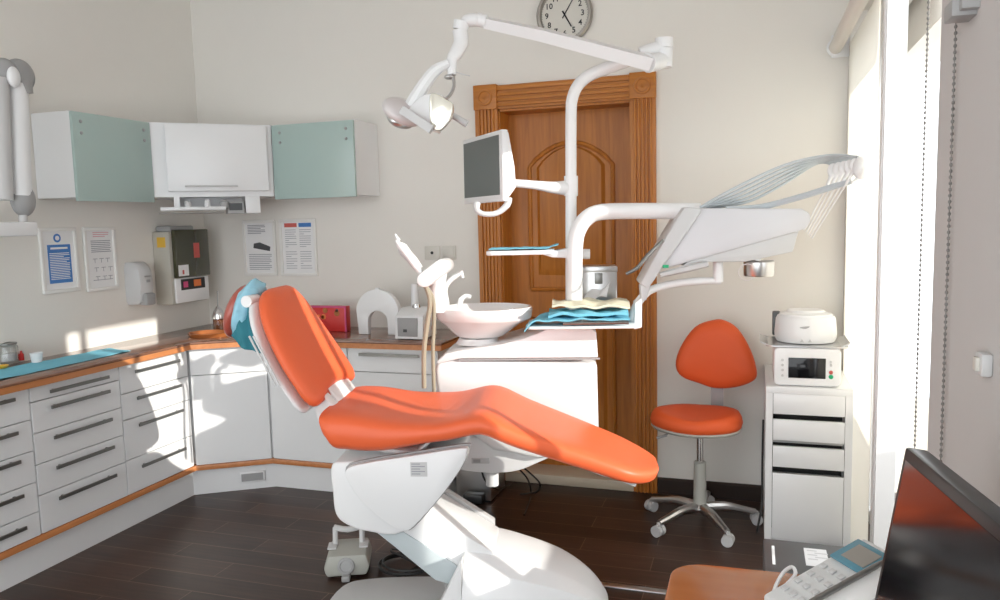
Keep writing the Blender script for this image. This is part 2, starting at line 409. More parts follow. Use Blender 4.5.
# ------------------------------------------------------------ kitchen run
XF = -2.95
KH = .15; TZ0, TZ1 = .84, .88
def handle(g, p0, p1, out, m=0):
    p0, p1, out = V(p0), V(p1), V(out).normalized()
    t = (p1-p0).normalized()
    a, b = p0+out*.022, p1+out*.022
    def bar(a, b, w, h):
        ax = (b-a).normalized(); upv = V((0, 0, 1)); sv = ax.cross(upv)
        if sv.length < .1: upv = V((1, 0, 0)); sv = ax.cross(upv)
        sv.normalize(); upv = sv.cross(ax)
        g.loft([[q+sv*i*w+upv*j*h for i, j in ((-1, -1), (1, -1), (1, 1), (-1, 1))] for q in (a, b)], m)
    bar(a, b, .004, .0075)
    for q in (p0+t*.03, p1-t*.03): bar(q, q+out*.022, .004, .005)
def drawer_unit(y0, y1, zs, label, hs):
    c = thing('drawer_cabinet', ((XL+XF)/2, (y0+y1)/2, KH+.03), label, 'cabinet', 'white drawer cabinets under the long worktop')
    obj('body', G().box(XL+.01, XF-.022, y0+.002, y1-.002, KH+.03, TZ0-.001), 'cab', c)
    for k in range(len(zs)-1):
        z1, z0 = zs[k], zs[k+1]
        d_ = obj('drawer_front', G().box(XF-.02, XF, y0+.0025, y1-.0025, z0+.002, z1-.002, bev=.0015, seg=1), 'cab', c)
        zh = hs[k]; mg = (y1-y0)*.17
        g = G(); handle(g, (XF, y0+mg, zh), (XF, y1-mg, zh), (1, 0, 0)); obj('handle', g, 'dsteel', d_)
    return c
zt, zb = TZ0-.002, KH+.032
def zy(x, y): return at(x, y, X=XF).z
y_a, y_b, y_c = 2.46, 2.955, 3.435
drawer_unit(1.955, y_a-.002, [zt, zy(30, 420), zy(32.5, 451), zy(36, 482), zy(39.5, 511), zb], 'white five-drawer cabinet at the left edge of the photo', [zy(0, 402)-.0, zy(0, 437), zy(0, 467), zy(0, 503), zy(0, 537)])
drawer_unit(y_a, y_b-.001, [zt, zy(30.5, 403), zy(33, 434.5), zy(36, 465.5), zy(39.5, 496), zb], 'white five-drawer cabinet between the left edge cabinet and the four-drawer one', [zy(78, 383.5), zy(79, 398.5), zy(82, 427.5), zy(85, 456), zy(88, 485)])
drawer_unit(y_b, y_c, [zt, zy(121, 395), zy(124, 421), zy(127, 461), zb], 'white four-drawer cabinet next to the angled corner cabinet', [zy(158, 365), zy(160, 390.5), zy(162, 416), zy(166, 455)])
# angled corner cabinet between A and B, then the back run to X = -1.58
A_ = V((XF, 3.445, 0)); B_ = V((-2.60, 3.665, 0)); XE = -1.575; YK = 3.665
dirn = (B_-A_).normalized(); nrm = V((dirn.y, -dirn.x, 0))
ang_fr = Matrix((dirn, -nrm, V((0, 0, 1)))).transposed().to_4x4(); ang_fr.translation = A_
LW = (B_-A_).length
c = thing('corner_cabinet', ((XF+-2.6)/2, 3.75, KH+.03), 'white angled corner cabinet with a top drawer and a door', 'cabinet')
obj('body', G().prism([(XL+.01, 3.445), (XF-.012, 3.47), (-2.60, 3.69), (-2.60, YB-.01), (XL+.01, YB-.01)], KH+.03, TZ0-.001, 'xy'), 'cab', c)
zl = at(215, 373, Y=3.55).z
obj('drawer_front', G(ang_fr).box(.004, LW-.004, -.0, .02, zl+.002, zt, bev=.0015, seg=1), 'cab', c)
obj('door', G(ang_fr).box(.004, LW-.004, -.0, .02, zb, zl-.002, bev=.0015, seg=1), 'cab', c)
c = thing('base_cabinet', (-2.09, 3.9, KH+.03), 'white base cabinet on the back wall behind the orange chair back', 'cabinet')
obj('body', G().box(-2.595, XE, YK+.022, YB-.01, KH+.03, TZ0-.001), 'cab', c)
for a, b in ((-2.592, -2.09), (-2.086, XE)):
    d_ = obj('door', G().box(a, b-.002, YK, YK+.02, zb, .705, bev=.0015, seg=1), 'cab', c)
    e_ = obj('drawer_front', G().box(a, b-.002, YK, YK+.02, .709, zt, bev=.0015, seg=1), 'cab', c)
    g = G(); handle(g, (a+.08, YK, .805), (b-.08, YK, .805), (0, -1, 0)); obj('handle', g, 'dsteel', e_)
obj('side_panel', G().box(XE, XE+.018, YK, YB-.01, KH+.03, TZ0-.001), 'cab', c)
# plinth, rail, worktop
def run(off, z0, z1, bev=0):
    # off: how far the front stands out of the cabinet fronts
    k = .5
    a = (XF+off, 1.955); b = (XF+off, 3.445-off*k); cc = (-2.60+off*.35, YK-off); dd = (XE+.02+max(off, 0), YK-off)
    return [(XL+.003, 1.955), a, b, cc, dd, (XE+.02+max(off, 0), YB-.003), (XL+.003, YB-.003)]
obj('plinth', G().prism(run(-.04, 0, 0), .001, KH-.001, 'xy'), 'cab', None, 'white recessed plinth running under the cabinets', 'plinth')
g = G(); o_ = at(240, 475, Y=3.63)
gr = G(ang_fr)
obj('plinth_rail', G().prism(run(.0, 0, 0), KH, KH+.029, 'xy', bev=.002), 'strip', None, 'thin orange-brown wooden rail between plinth and cabinets', 'rail')
wt = thing('worktop', (-2.9, 3.5, TZ0), 'glossy brown worktop with an orange wood front edge along the cabinets', 'worktop')
obj('slab', G().prism(run(.036, 0, 0), TZ1-.012, TZ1, 'xy', bev=.003).prism(run(.02, 0, 0), TZ0+.001, TZ1-.011, 'xy'), 'top', wt)
R_ = run(.033, 0, 0); R2 = run(.0295, 0, 0)
ed = [R_[1], R_[2], R_[3], R_[4], R_[5], R2[5], R2[4], R2[3], R2[2], R2[1]]
g = G()
for i in range(1, 5):
    a, b = R_[i], R_[i+1]; a2, b2 = R2[i], R2[i+1]
    g.prism([a, b, b2, a2], TZ0, TZ1-.0125, 'xy')
obj('front_edge', g, 'strip', wt, 'orange wood front edge')
vp = V((0, 0, 0))
afr2 = ang_fr.copy(); afr2.translation = A_ + (-nrm)*.036
g = G(afr2).box(LW*.55, LW*.88, -.008, 0, .045, .105, bev=.001).box(LW*.57, LW*.86, -.0095, -.004, .053, .097, m=1)
obj('vent_grille', g, ['plastic', 'gray'], None, 'small grey vent grille in the plinth under the corner cabinet', 'vent')

# upper cabinets
U0, U1 = 1.655, 2.078
def bolts(g, pts, R, m=0):
    for p in pts: g.lathe([(0, .006), (.006, .006), (.0085, .003), (.009, 0)], p, R, m, 14)
RX = Matrix.Rotation(PI/2, 3, 'Y'); RY = Matrix.Rotation(PI/2, 3, 'X')
c = thing('wall_cabinet', (-3.23, 3.19, U0), 'pale green fronted wall cabinet on the left wall', 'cabinet')
obj('body', G().box(XL+.002, -3.118, 2.94, 3.438, U0+.01, U1), 'cab', c)
dd = obj('door', G().box(-3.116, -3.1, 2.937, 3.441, U0-.008, U1-.004, bev=.0015), 'teal', c, 'pale green glass door')
g = G(); bolts(g, [V((-3.1, y, z)) for y in (2.985, 3.395) for z in (2.03, 1.975)], RX); obj('door_bolts', g, 'gray', dd)
c = thing('wall_cabinet', (-2.36, 4.0, U0), 'pale green fronted wall cabinet on the back wall', 'cabinet')
obj('body', G().box(-2.62, -2.098, 3.878, YB-.002, U0+.01, U1), 'cab', c)
dd = obj('door', G().box(-2.623, -2.10, 3.86, 3.876, U0-.0, U1-.004, bev=.0015), 'teal', c, 'pale green glass door')
g = G(); bolts(g, [V((x, 3.86, z)) for x in (-2.57, -2.145) for z in (2.03, 1.975)], RY); obj('door_bolts', g, 'gray', dd)
# diagonal centre cabinet
a = V((-3.11, 3.447, 0)); b = V((-2.632, 3.865, 0)); dq = (b-a).normalized(); nq = V((-dq.y, dq.x, 0)); W = (b-a).length
fr = Matrix((dq, nq, V((0, 0, 1)))).transposed().to_4x4(); fr.translation = a
c = thing('corner_wall_cabinet', ((a.x+b.x)/2, (a.y+b.y)/2, U0), 'white corner wall cabinet between the two pale green ones', 'cabinet')
g = G(); g.prism([(a.x, a.y), (b.x, b.y), (b.x, YB-.003), (XL+.003, YB-.003), (XL+.003, a.y)], U0+.02, U1, 'xy'); obj('body', g, 'cab', c)
d_ = obj('flap_door', G(fr).box(.075, W-.03, -.04, -.004, U0+.05, U1-.012, bev=.003), 'cab', c)
g = G(fr); 
g.tube([(.16, -.062, U0+.075), (W-.2, -.062, U0+.075)], .004, seg=8).tube([(.18, -.062, U0+.075), (.18, -.04, U0+.075)], .003, seg=6).tube([(W-.22, -.062, U0+.075), (W-.22, -.04, U0+.075)], .003, seg=6)
obj('handle', g, 'lgray', d_)
g = G(fr).box(.10, .13, .0, .2, U0-.035, U0+.02).box(W-.16, W-.08, -.01, .2, U0-.075, U0+.02, bev=.002).box(.10, W-.12, .18, .2, U0-.04, U0+.02)
obj('hanging_side', g, 'cab', c)
# pull-out tray below it
t = thing('pull_out_shelf', tuple(fr @ V((W/2-.05, .05, U0-.08))), 'white pull-out metal shelf hanging under the corner wall cabinet', 'shelf')
obj('shelf_plate', G(fr).box(.03, W-.27, -.06, .2, U0-.052, U0-.042, bev=.002).box(.03, W-.27, -.045, -.035, U0-.056, U0-.036, bev=.002), 'plastic', t)
obj('rail', G(fr).tube([(.02, -.06, U0-.07), (W-.28, -.06, U0-.07)], .005, seg=8).tube([(.03, -.06, U0-.07), (.03, .0, U0-.07)], .004, seg=6).tube([(W-.3, -.06, U0-.07), (W-.3, .0, U0-.07)], .004, seg=6), 'steel', t)
obj('side_box', G(fr).box(W-.26, W-.17, -.02, .12, U0-.075, U0-.01, m=0).box(W-.25, W-.18, -.023, -.018, U0-.058, U0-.018, m=1), ['gray', 'navy'], t)
for k, (x, w, h) in enumerate(((.17, .035, .04), (.27, .03, .045), (.36, .05, .04))):
    g = G(fr); g.lathe([(0, 0), (w/2, 0), (w/2, h*.8), (w*.3, h), (0, h)], (x, -.02, U0-.042), seg=16)
    obj('small_canister', g, ['lgray', 'plastic', 'gray'][k], None, ['light grey canister at left on the pull-out shelf', 'white canister in the middle of the pull-out shelf', 'dark grey canister at right on the pull-out shelf'][k], 'canister')

# ------------------------------------------------------------ posters
def wall_frame(side, pa, pb, label):
    # pa upper left, pb lower right in the photo on the wall plane
    if side == 'L':
        A, B = at(*pa, X=XL), at(*pb, X=XL); fr = Matrix((V((0, 1, 0)), V((1, 0, 0)), V((0, 0, 1)))).transposed().to_4x4(); w = B.y-A.y; h = A.z-B.z; fr.translation = V((XL, A.y, B.z))
        S = 1
    else:
        A, B = at(*pa, Y=YB), at(*pb, Y=YB); fr = Matrix((V((1, 0, 0)), V((0, -1, 0)), V((0, 0, 1)))).transposed().to_4x4(); w = B.x-A.x; h = A.z-B.z; fr.translation = V((A.x, YB, B.z))
    c = thing('framed_poster', tuple(fr @ V((w/2, .005, 0))), label, 'poster', 'framed notices on the walls')
    b_ = .018
    g = G(fr).box(0, w, .001, .016, 0, b_, bev=.003).box(0, w, .001, .016, h-b_, h, bev=.003).box(0, b_, .001, .016, b_, h-b_, bev=.003).box(w-b_, w, .001, .016, b_, h-b_, bev=.003)
    obj('frame', g, 'frame', c)
    return c, fr, w, h
def rows(g, w, h, u0, u1, v0, v1, n, m, th=.004, y=.0075, jitter=.25, y2=None):
    for k in range(n):
        z = (v1+(v0-v1)*(k+.5)/n)*h
        e = u1-(random.random()*jitter if k % 3 == 2 else random.random()*.03)
        g.box(u0*w, e*w, y, y+.0006, z-th/2, z+th/2, m)
c, fr, w, h = wall_frame('L', (36.5, 228), (79, 290.5), 'framed notice with a large blue panel left of the soap dispenser')
g = G(fr).box(.01, w-.01, .002, .007, .01, h-.01).box(.2*w, .82*w, .007, .0078, .15*h, .74*h, 1)
rows(g, w, h, .24, .78, .2, .62, 16, 0, .0035, .0079); g.box(.28*w, .74*w, .0078, .0086, .67*h, .70*h, 0)
g.lathe([(0, .001), (.022, .001), (.022, 0)], (w*.48, .0071, h*.84), Matrix.Rotation(-PI/2, 3, 'X'), 1, 20)
g.lathe([(0, .001), (.012, .001), (.012, 0)], (w*.48, .0083, h*.84), Matrix.Rotation(-PI/2, 3, 'X'), 0, 16)
obj('sheet', g, ['paper', 'inkb'], c)
c, fr, w, h = wall_frame('L', (81, 227.5), (117.5, 288.5), 'framed notice with red heading and black hand drawings beside the blue one')
g = G(fr).box(.01, w-.01, .002, .007, .01, h-.01)
rows(g, w, h, .3, .82, .84, .93, 3, 2, .004); rows(g, w, h, .22, .85, .6, .8, 7, 1, .004)
for u, v in ((.25, .5), (.45, .5), (.65, .5), (.28, .36), (.5, .36), (.72, .36), (.3, .22), (.52, .22), (.7, .22)):
    g.box(u*w, u*w+.03, .007, .0078, v*h, v*h+.003, 1).box(u*w+.012, u*w+.015, .007, .0078, v*h-.02, v*h, 1)
rows(g, w, h, .22, .85, .15, .19, 1, 1, .003)
obj('sheet', g, ['paper', 'ink', 'inkp'], c)
c, fr, w, h = wall_frame('R', (243, 220.5), (278.5, 275.5), 'framed notice with a dark instrument picture on the back wall')
g = G(fr).box(.01, w-.01, .002, .007, .01, h-.01)
rows(g, w, h, .15, .7, .75, .92, 6, 1, .0045); g.prism([(.3*w, .5*h), (.8*w, .44*h), (.82*w, .52*h), (.5*w, .6*h), (.32*w, .58*h)], .007, .0085, 'xz', 2); rows(g, w, h, .15, .85, .1, .4, 9, 1, .004)
obj('sheet', g, ['paper', 'ink', 'navy'], c)
c, fr, w, h = wall_frame('R', (279.5, 219.5), (319, 276), 'framed notice with red and blue heading boxes on the back wall')
g = G(fr).box(.01, w-.01, .002, .007, .01, h-.01).box(.14*w, .48*w, .007, .0078, .86*h, .93*h, 1).box(.53*w, .87*w, .007, .0078, .86*h, .93*h, 2)
rows(g, w, h, .15, .47, .5, .83, 9, 3, .003); rows(g, w, h, .54, .86, .5, .83, 9, 3, .003); rows(g, w, h, .15, .47, .12, .45, 8, 3, .003); rows(g, w, h, .54, .86, .12, .45, 8, 3, .003)
obj('sheet', g, ['paper', 'inkr', 'inkb', 'ink'], c)

# socket + switch on back wall
A, B = at(425, 246, Y=YB), at(440.5, 259.5, Y=YB)
g = G().box(A.x, B.x, YB-.01, YB, B.z, A.z, bev=.003).lathe([(0, .003), (.009, .003), (.009, 0)], ((A.x+B.x)/2, YB-.01, (A.z+B.z)/2), RY, 1, 14)
obj('wall_socket', g, ['beigeplate', 'black'], None, 'cream wall socket with a black centre hole', 'socket')
A, B = at(442.5, 246, Y=YB), at(456.5, 259.5, Y=YB)
s_ = obj('light_switch', G().box(A.x, B.x, YB-.01, YB, B.z, A.z, bev=.003), 'beigeplate', None, 'plain cream light switch beside the wall socket', 'switch')
obj('switch_rocker', G().box(A.x+.012, B.x-.012, YB-.015, YB-.009, B.z+.012, A.z-.012, bev=.002), 'beigeplate', s_)

# clock
cc = at(564.5, 14.5, Y=YB-.02); cr_ = .152
ck = thing('wall_clock', tuple(cc), 'round steel wall clock above the door', 'clock')
R = RY
obj('case', G().lathe([(0, 0), (cr_-.004, 0), (cr_, .01), (cr_, .03), (cr_-.008, .04), (cr_-.02, .04), (cr_-.024, .028), (cr_-.024, .016), (0, .016)], (cc.x, YB, cc.z), R, 0, 48), 'rim', ck)
fy = YB-.0175
obj('dial', G().lathe([(0, .001), (cr_-.026, .001), (cr_-.026, 0)], (cc.x, YB-.0165, cc.z), R, 0, 40), 'beigeplate', ck)
g = G()
for k in range(1, 13):
    a = math.radians(90-30*k); rr = cr_*.64
    Mt = Matrix.Translation((cc.x+rr*math.cos(a), YB-.0185, cc.z+rr*math.sin(a))) @ Matrix.Rotation(PI/2, 4, 'X')
    g.text(str(k), .042, Mt, bold=.0006)
for k in range(60):
    a = math.radians(6*k); r0 = cr_*.80
    Mt = Matrix.Translation((cc.x, YB-.0182, cc.z)) @ Matrix.Rotation(a, 4, 'Y')
    g.box(-.0008, .0008, -.0005, .0005, r0, r0+.005, M_=Mt)
obj('numerals', g, 'black', ck)
def hand(name, deg, ln, w):
    Mt = Matrix.Translation((cc.x, YB-.021, cc.z)) @ Matrix.Rotation(math.radians(deg), 4, 'Y')
    obj(name, G().prism([(-w, -.022), (w, -.022), (w*.7, ln), (-w*.7, ln)], -.001, .001, 'xz', M_=Mt), 'black', ck)
hand('hour_hand', 151, .075, .0045); hand('minute_hand', 32, .105, .003)

# soap dispenser
A, B = at(128, 263, X=XL), at(154, 305, X=XL); w = B.y-A.y; ym = 3.515; zc0, zc1 = at(140, 306, X=XL+.05).z, at(140, 262, X=XL+.05).z
sdp = thing('soap_dispenser', (XL, ym, zc0), 'grey wall soap dispenser beside the framed notices', 'dispenser')
hw = .06
g = G(); g.loft([[V((XL+x*dep, ym+y*hw*ws, z)) for x, y in ((0.001, -1), (.6, -1), (.9, -.8), (1, -.4), (1, .4), (.9, .8), (.6, 1), (0.001, 1))] for z, dep, ws in ((zc0+.01, .07, .8), (zc0+.03, .095, .95), (zc0+.12, .11, 1), (zc1-.05, .10, 1), (zc1-.02, .085, .95), (zc1, .06, .8))])
obj('body', g, 'lgray', sdp)
obj('push_lever', G().box(XL+.06, XL+.125, ym-.035, ym+.035, zc0+.005, zc0+.075, bev=.012), 'gray', sdp)
obj('label_print', G().box(XL+.108, XL+.1105, ym-.025, ym+.02, zc0+.165, zc0+.172).box(XL+.108, XL+.112, ym-.012, ym+.012, zc0+.135, zc0+.15), 'gray', sdp)

# olive-door wall box in the corner
y0, y1 = 3.685, 3.985; bx = XL+.12
z1, z0 = at(185, 231.5, X=bx).z, at(185, 303, X=bx).z
wb = thing('wall_dispenser', (XL+.08, (y0+y1)/2, z0), 'beige wall box with a dark olive door in the corner above the worktop', 'wall box')
zm = at(185, 277, X=bx).z
obj('body', G().box(XL+.002, bx, y0, y1, z0, z1, bev=.004), 'beige', wb)
g = G().box(bx, bx+.03, y0+.02, y1+.01, zm, z1+.012, bev=.006)
dd = obj('door', g, 'dgreen', wb, 'dark glossy olive door')
obj('door_label', G().box(bx+.03, bx+.032, y0+.03, y0+.115, zm+.01, zm+.075).box(bx+.0315, bx+.0325, y0+.06, y0+.075, zm+.02, zm+.045, 1), ['paper', 'inkr'], dd)
obj('door_tag', G().box(bx+.03, bx+.0315, y0+.17, y0+.22, z1-.16, z1-.07), 'inkr', dd)
obj('lower_panel', G().box(bx, bx+.015, y0+.02, y1+.005, z0+.005, zm-.004, bev=.003).box(bx+.012, bx+.016, y0+.06, y0+.27, z0+.08, z0+.145, 1), ['plastic', 'black'], wb)
obj('indicator', G().box(bx+.0145, bx+.0155, y0+.08, y0+.23, z0+.11, z0+.114, 0).box(bx+.014, bx+.02, y0+.08, y0+.115, z0+.095, z0+.13, 0).box(bx+.014, bx+.02, y0+.17, y0+.23, z0+.095, z0+.135, 1), ['pink', 'redl'], wb)
obj('lid', G().box(XL+.01, bx+.0, y0+.02, y1-.08, z1, z1+.035, bev=.01), 'gray', wb)
g = G().box(XL+.035, XL+.095, y0-.001, y0+.001, z1-.09, z1-.03)
obj('sticker', g, 'yellow', wb)

# X-ray arm on the left
XA = -3.12
def LA(x, y): return at(x, y, X=XA)
xa = thing('xray_arm', tuple(LA(10, 230)), 'white and grey jointed arm at the left edge beside the green wall cabinet', 'medical arm')
g = G(); g.tube([LA(17, 84), LA(21, 196)], .044, seg=14); obj('upright_segment', g, 'plastic', xa)
g = G(); g.ell(LA(19, 76), (.05, .07, .075)); g.tube([LA(19, 80), LA(22, 94)], [.05, .046]); g.ell(LA(4, 72), (.05, .06, .06)); obj('upper_joint', g, 'gray', xa)
g = G(); g.ell(LA(23, 200), (.045, .055, .075)); obj('lower_joint', g, 'gray', xa)
obj('joint_cap', G().ell(LA(5, 78)+V((.05, 0, 0)), (.02, .03, .045)), 'plastic', xa)
p0, p1 = LA(-30, 229), LA(32, 229)
obj('horizontal_arm', G().box(XA-.05, XA+.04, p0.y, p1.y, LA(10, 236.5).z, LA(10, 222).z, bev=.01), 'plastic', xa)
obj('pin', G().tube([LA(23, 212), LA(23, 223)], .018), 'lgray', xa)
obj('rear_segment', G().tube([LA(-3, 78), LA(2, 200)], .045), 'lgray', xa)
obj('wall_mount', G().box(XL, XA, LA(-25, 229).y, LA(-10, 229).y, LA(10, 236).z, LA(10, 223).z), 'plastic', xa)

# ------------------------------------------------------------ worktop items
Z = TZ1
P1, P2, P3, P4 = at(-5, 378, Z=Z), at(-5, 352, Z=Z), at(88, 345.5, Z=Z), at(134, 347, Z=Z)
P5 = at(60, 364, Z=Z)
def matf(u, v):
    a = V((-3.02, 2.1, 0)).lerp(V((-3.03, 3.12, 0)), u); b = V((-3.30, 2.1, 0)).lerp(V((-3.21, 3.16, 0)), u); p = a.lerp(b, v)
    p.z = Z+.0055+.004*noise.noise(V((p.x*12, p.y*9, 0)))
    return p
obj('paper_mat', G().grid(matf, 30, 12, .002), 'mat_blue', None, 'bright blue paper mat lying on the worktop at left', 'mat')
cz = Z+.009
def jar(c, r, h, name, label, cat, mats, fill=None, lid=True):
    t = thing(name, (c[0], c[1], cz), label, cat)
    obj('glass_body', G().lathe([(0, 0), (r, 0), (r*1.03, .01), (r*1.03, h*.85), (r*.85, h), (r*.8, h), (r*.97, h*.84), (r*.95, .008), (0, .006)], (c[0], c[1], cz), seg=24), 'glass', t)
    if fill: obj('contents', G().lathe([(0, .007), (r*.9, .008), (r*.9, h*.5), (0, h*.52)], (c[0], c[1], cz), seg=16), fill, t)
    if lid: obj('lid', G().lathe([(r*.7, h-.002), (r*.98, h), (r*.98, h+.006), (r*.3, h+.012), (0, h+.014)], (c[0], c[1], cz), seg=24), 'dsteel', t)
pj_ = at(8, 362, Z=cz); jar((pj_.x, pj_.y), .045, .085, 'glass_jar', 'clear glass jar with a dark lid at the left end of the worktop', 'jar', 0, 'paper')
pj_ = at(37, 362, Z=cz)
obj('small_cup', G().lathe([(0, 0), (.022, 0), (.028, .045), (.026, .045), (.02, .004), (0, .004)], (pj_.x, pj_.y, cz), seg=20), 'paper', None, 'small white cup on the blue paper mat', 'cup')
pj_ = at(18, 361, Z=cz)
obj('small_bottle', G().lathe([(0, 0), (.011, 0), (.011, .03), (.005, .036), (.005, .046), (0, .046)], (pj_.x, pj_.y+.02, cz), seg=14), 'red', None, 'tiny dark red bottle next to the glass jar', 'bottle')
pj_ = at(2, 368, Z=cz)
obj('yellow_dish', G().lathe([(0, 0), (.02, 0), (.03, .012), (.026, .012), (.018, .004), (0, .004)], (pj_.x, pj_.y, cz), seg=18), 'yellow', None, 'small yellow dish at the left edge of the worktop', 'dish')
pj_ = at(205, 337, Z=Z)
obj('round_tray', G().lathe([(0, .003), (.115, .003), (.125, .022), (.13, .022), (.12, 0), (0, 0)], (pj_.x, pj_.y+.04, Z+.001), seg=36, sy=.8), 'copper', None, 'shiny copper-brown round tray on the corner of the worktop', 'tray')
bp = at(216, 329, Z=Z+.02); bc = (bp.x-.0, bp.y+.03)
bt = thing('pump_bottle', (bc[0], bc[1], Z+.006), 'small glass bottle with a chrome cap and thin upright spout', 'bottle')
obj('glass_body', G().lathe([(0, 0), (.032, 0), (.034, .01), (.034, .075), (.022, .1), (.02, .11), (0, .11)], (bc[0], bc[1], Z+.005), seg=20), 'glass', bt)
obj('liquid', G().lathe([(0, .004), (.029, .004), (.029, .07), (0, .07)], (bc[0], bc[1], Z+.005), seg=16), 'amber', bt)
obj('cap', G().lathe([(.036, .075), (.036, .09), (.028, .12), (.012, .14), (.006, .15), (0, .15)], (bc[0], bc[1], Z+.005), seg=20), 'chrome', bt)
obj('spout', G().tube([(bc[0], bc[1], Z+.15), (bc[0]+.004, bc[1], Z+.245)], .0035, seg=8), 'gray', bt)
# red box behind chair
A, B = at(300, 306, Y=3.93), at(346.5, 329, Y=3.93)
g = G().box(A.x, B.x, 3.93, 3.98, Z+.001, A.z, bev=.002)
rb = obj('decorated_box', g, 'red', None, 'red patterned box on the worktop behind the chair back', 'box')
g = G()
for k in range(14):
    x = A.x+.03+random.random()*(B.x-A.x-.06); z = Z+.02+random.random()*(A.z-Z-.04); r = .008+random.random()*.012
    g.lathe([(r*.4, .001), (r, .001), (r, 0)], (x, 3.93, z), RY, k % 3, 10)
obj('pattern_print', g, ['redl', 'navy', 'copper'], rb)
obj('pink_edge', G().box(B.x-.008, B.x+.002, 3.926, 3.932, Z+.002, A.z+.003).box(A.x, B.x, 3.927, 3.932, A.z-.008, A.z+.002), 'pink', rb)
# white arch (horseshoe) stand
q0, q1 = at(357, 328, Y=3.86), at(399, 328, Y=3.86); cx_ = (q0.x+q1.x)/2; ro_ = (q1.x-q0.x)/2; zt_ = at(378, 289.5, Y=3.86).z; ri = ro_*.46; zi = at(378, 311, Y=3.86).z
P_ = [(cx_-ro_*.93, Z+.001)]+[(cx_-ro_*math.cos(PI*k/20)*(1), zt_-ro_*.96+ro_*.96*math.sin(PI*k/20)) for k in range(21)]+[(cx_+ro_*.93, Z+.001), (cx_+ri, Z+.001)]
P_ += [(cx_+ri*math.cos(PI*k/12), zi-ri+ri*math.sin(PI*k/12)) for k in range(13)]+[(cx_-ri, Z+.001)]
ar = thing('arch_stand', (cx_, 3.88, Z), 'white horseshoe-shaped stand on the worktop', 'stand')
obj('arch', G().prism(P_, 3.86, 3.90, 'xz', bev=.004), 'plastic', ar)
obj('knob', G().box(cx_-.012, cx_+.012, 3.865, 3.89, zt_-.004, zt_+.008, bev=.003), 'plastic', ar)
# small device
q0, q1 = at(396, 333, Y=3.72), at(424, 333, Y=3.72)
zb_ = Z+.004; w = q1.x-q0.x; zt_ = at(410, 315, Y=3.72).z
dv = thing('curing_device', (q0.x+w/2, 3.78, Z), 'white tabletop device with a grey front panel beside the horseshoe stand', 'device')
obj('body', G().prism([(3.70, zb_), (3.90, zb_), (3.88, zt_+.03), (3.79, zt_+.03), (3.715, zt_-.005)], q0.x, q1.x, 'yz', bev=.008), 'plastic', dv)
obj('front_panel', G().box(q0.x+.02, q1.x-.03, 3.698, 3.712, zb_+.016, zt_-.015, bev=.002).box(q0.x+.055, q0.x+.075, 3.694, 3.70, zb_+.04, zb_+.055, 1), ['gray', 'navy'], dv)
obj('dial', G().lathe([(0, .02), (.02, .018), (.024, 0)], (q0.x+w*.5, 3.815, zt_+.03), None, 0, 18), 'chrome', dv)
for x in (q0.x+.02, q1.x-.02):
    for y in (3.72, 3.88): obj('foot', G().lathe([(0, .0), (.008, 0), (.008, .006), (0, .006)], (x, y, Z)), 'gray', dv)
q = at(415, 300, Y=3.98); zt_ = at(415, 284, Y=3.98).z
obj('white_bottle', G().lathe([(0, 0), (.03, 0), (.031, .01), (.031, .13), (.024, .15), (.02, zt_-Z), (0, zt_-Z)], (q.x, 3.98, Z+.001), seg=22), 'plastic', None, 'tall white bottle standing behind the small white device', 'bottle')

# ------------------------------------------------------------ dental chair
ch = thing('dental_chair', tuple(MF @ V((0, 0, 0))), 'large dental treatment chair with orange upholstery and a white base', 'dental chair')
# seat and leg rest: one orange cushion
cl_ = spline([(-.535, .845), (-.50, .852), (-.42, .848), (-.28, .824), (-.12, .818), (0, .840), (.06, .836), (.16, .79), (.30, .735), (.46, .672), (.56, .630), (.62, .605), (.655, .59)], 5)
def seat_w(s):
    if s < .05: return .285
    return .285-(s-.05)*.13
def ring_c(s, z, tx, tz, hw, th, dish, n=32):
    # cross-section: top dished, bottom flat; (tx,tz) tangent
    nx, nz = -tz, tx
    R = []
    for k in range(n):
        a = 2*PI*k/n; c, si = math.cos(a), math.sin(a)
        y = hw*math.copysign(abs(c)**.55, c); h = math.copysign(abs(si)**.6, si)
        hh = (th*.5)*h
        if si > 0: hh -= dish*(1-(y/hw)**2)**1.0*h
        R.append(V((s+nx*hh, y, z+nz*hh)))
    return R
rings = []; N = len(cl_)
for i, (s, z) in enumerate(cl_):
    a = cl_[max(i-1, 0)]; b = cl_[min(i+1, N-1)]; t = V((b[0]-a[0], b[1]-a[1])).normalized()
    hw = seat_w(s); k_ = min(1, max(0, (-s-.1)/.33)); th = (.092 if s < .1 else .092-.03*(s-.1))+.07*k_*k_*(3-2*k_)
    e0 = min(1, (s+.545)/.07); e1 = min(1, (.659-s)/.16)
    f0 = math.sqrt(max(0, 1-(1-max(e0, 0))**2)); f1 = math.sqrt(max(0.0, 1-(1-max(e1, 0))**2))
    hw *= (.86+.14*f0)*(.22+.78*f1); th *= (.35+.65*f0)*(.45+.55*f1)
    dish = .022 if s < 0 else .012
    zc = z-th*.5*1.0
    rings.append(ring_c(s, zc, t.x, t.y, hw, th, dish*f0*f1))
obj('seat_cushion', G(MF).loft(rings), 'orange', ch, ang=60)
# shell under seat
rings = []
for i in range(5, N-9, 2):
    s, z = cl_[i]; a = cl_[i-1]; b = cl_[i+1]; t = V((b[0]-a[0], b[1]-a[1])).normalized()
    hw = seat_w(s)*.62; 
    if s > .5: hw *= .85
    rings.append(ring_c(s, z-(.15 if s < -.2 else .088), t.x, t.y, hw, .03, 0, 20))
obj('seat_shell', G(MF).loft(rings), 'plastic', ch)
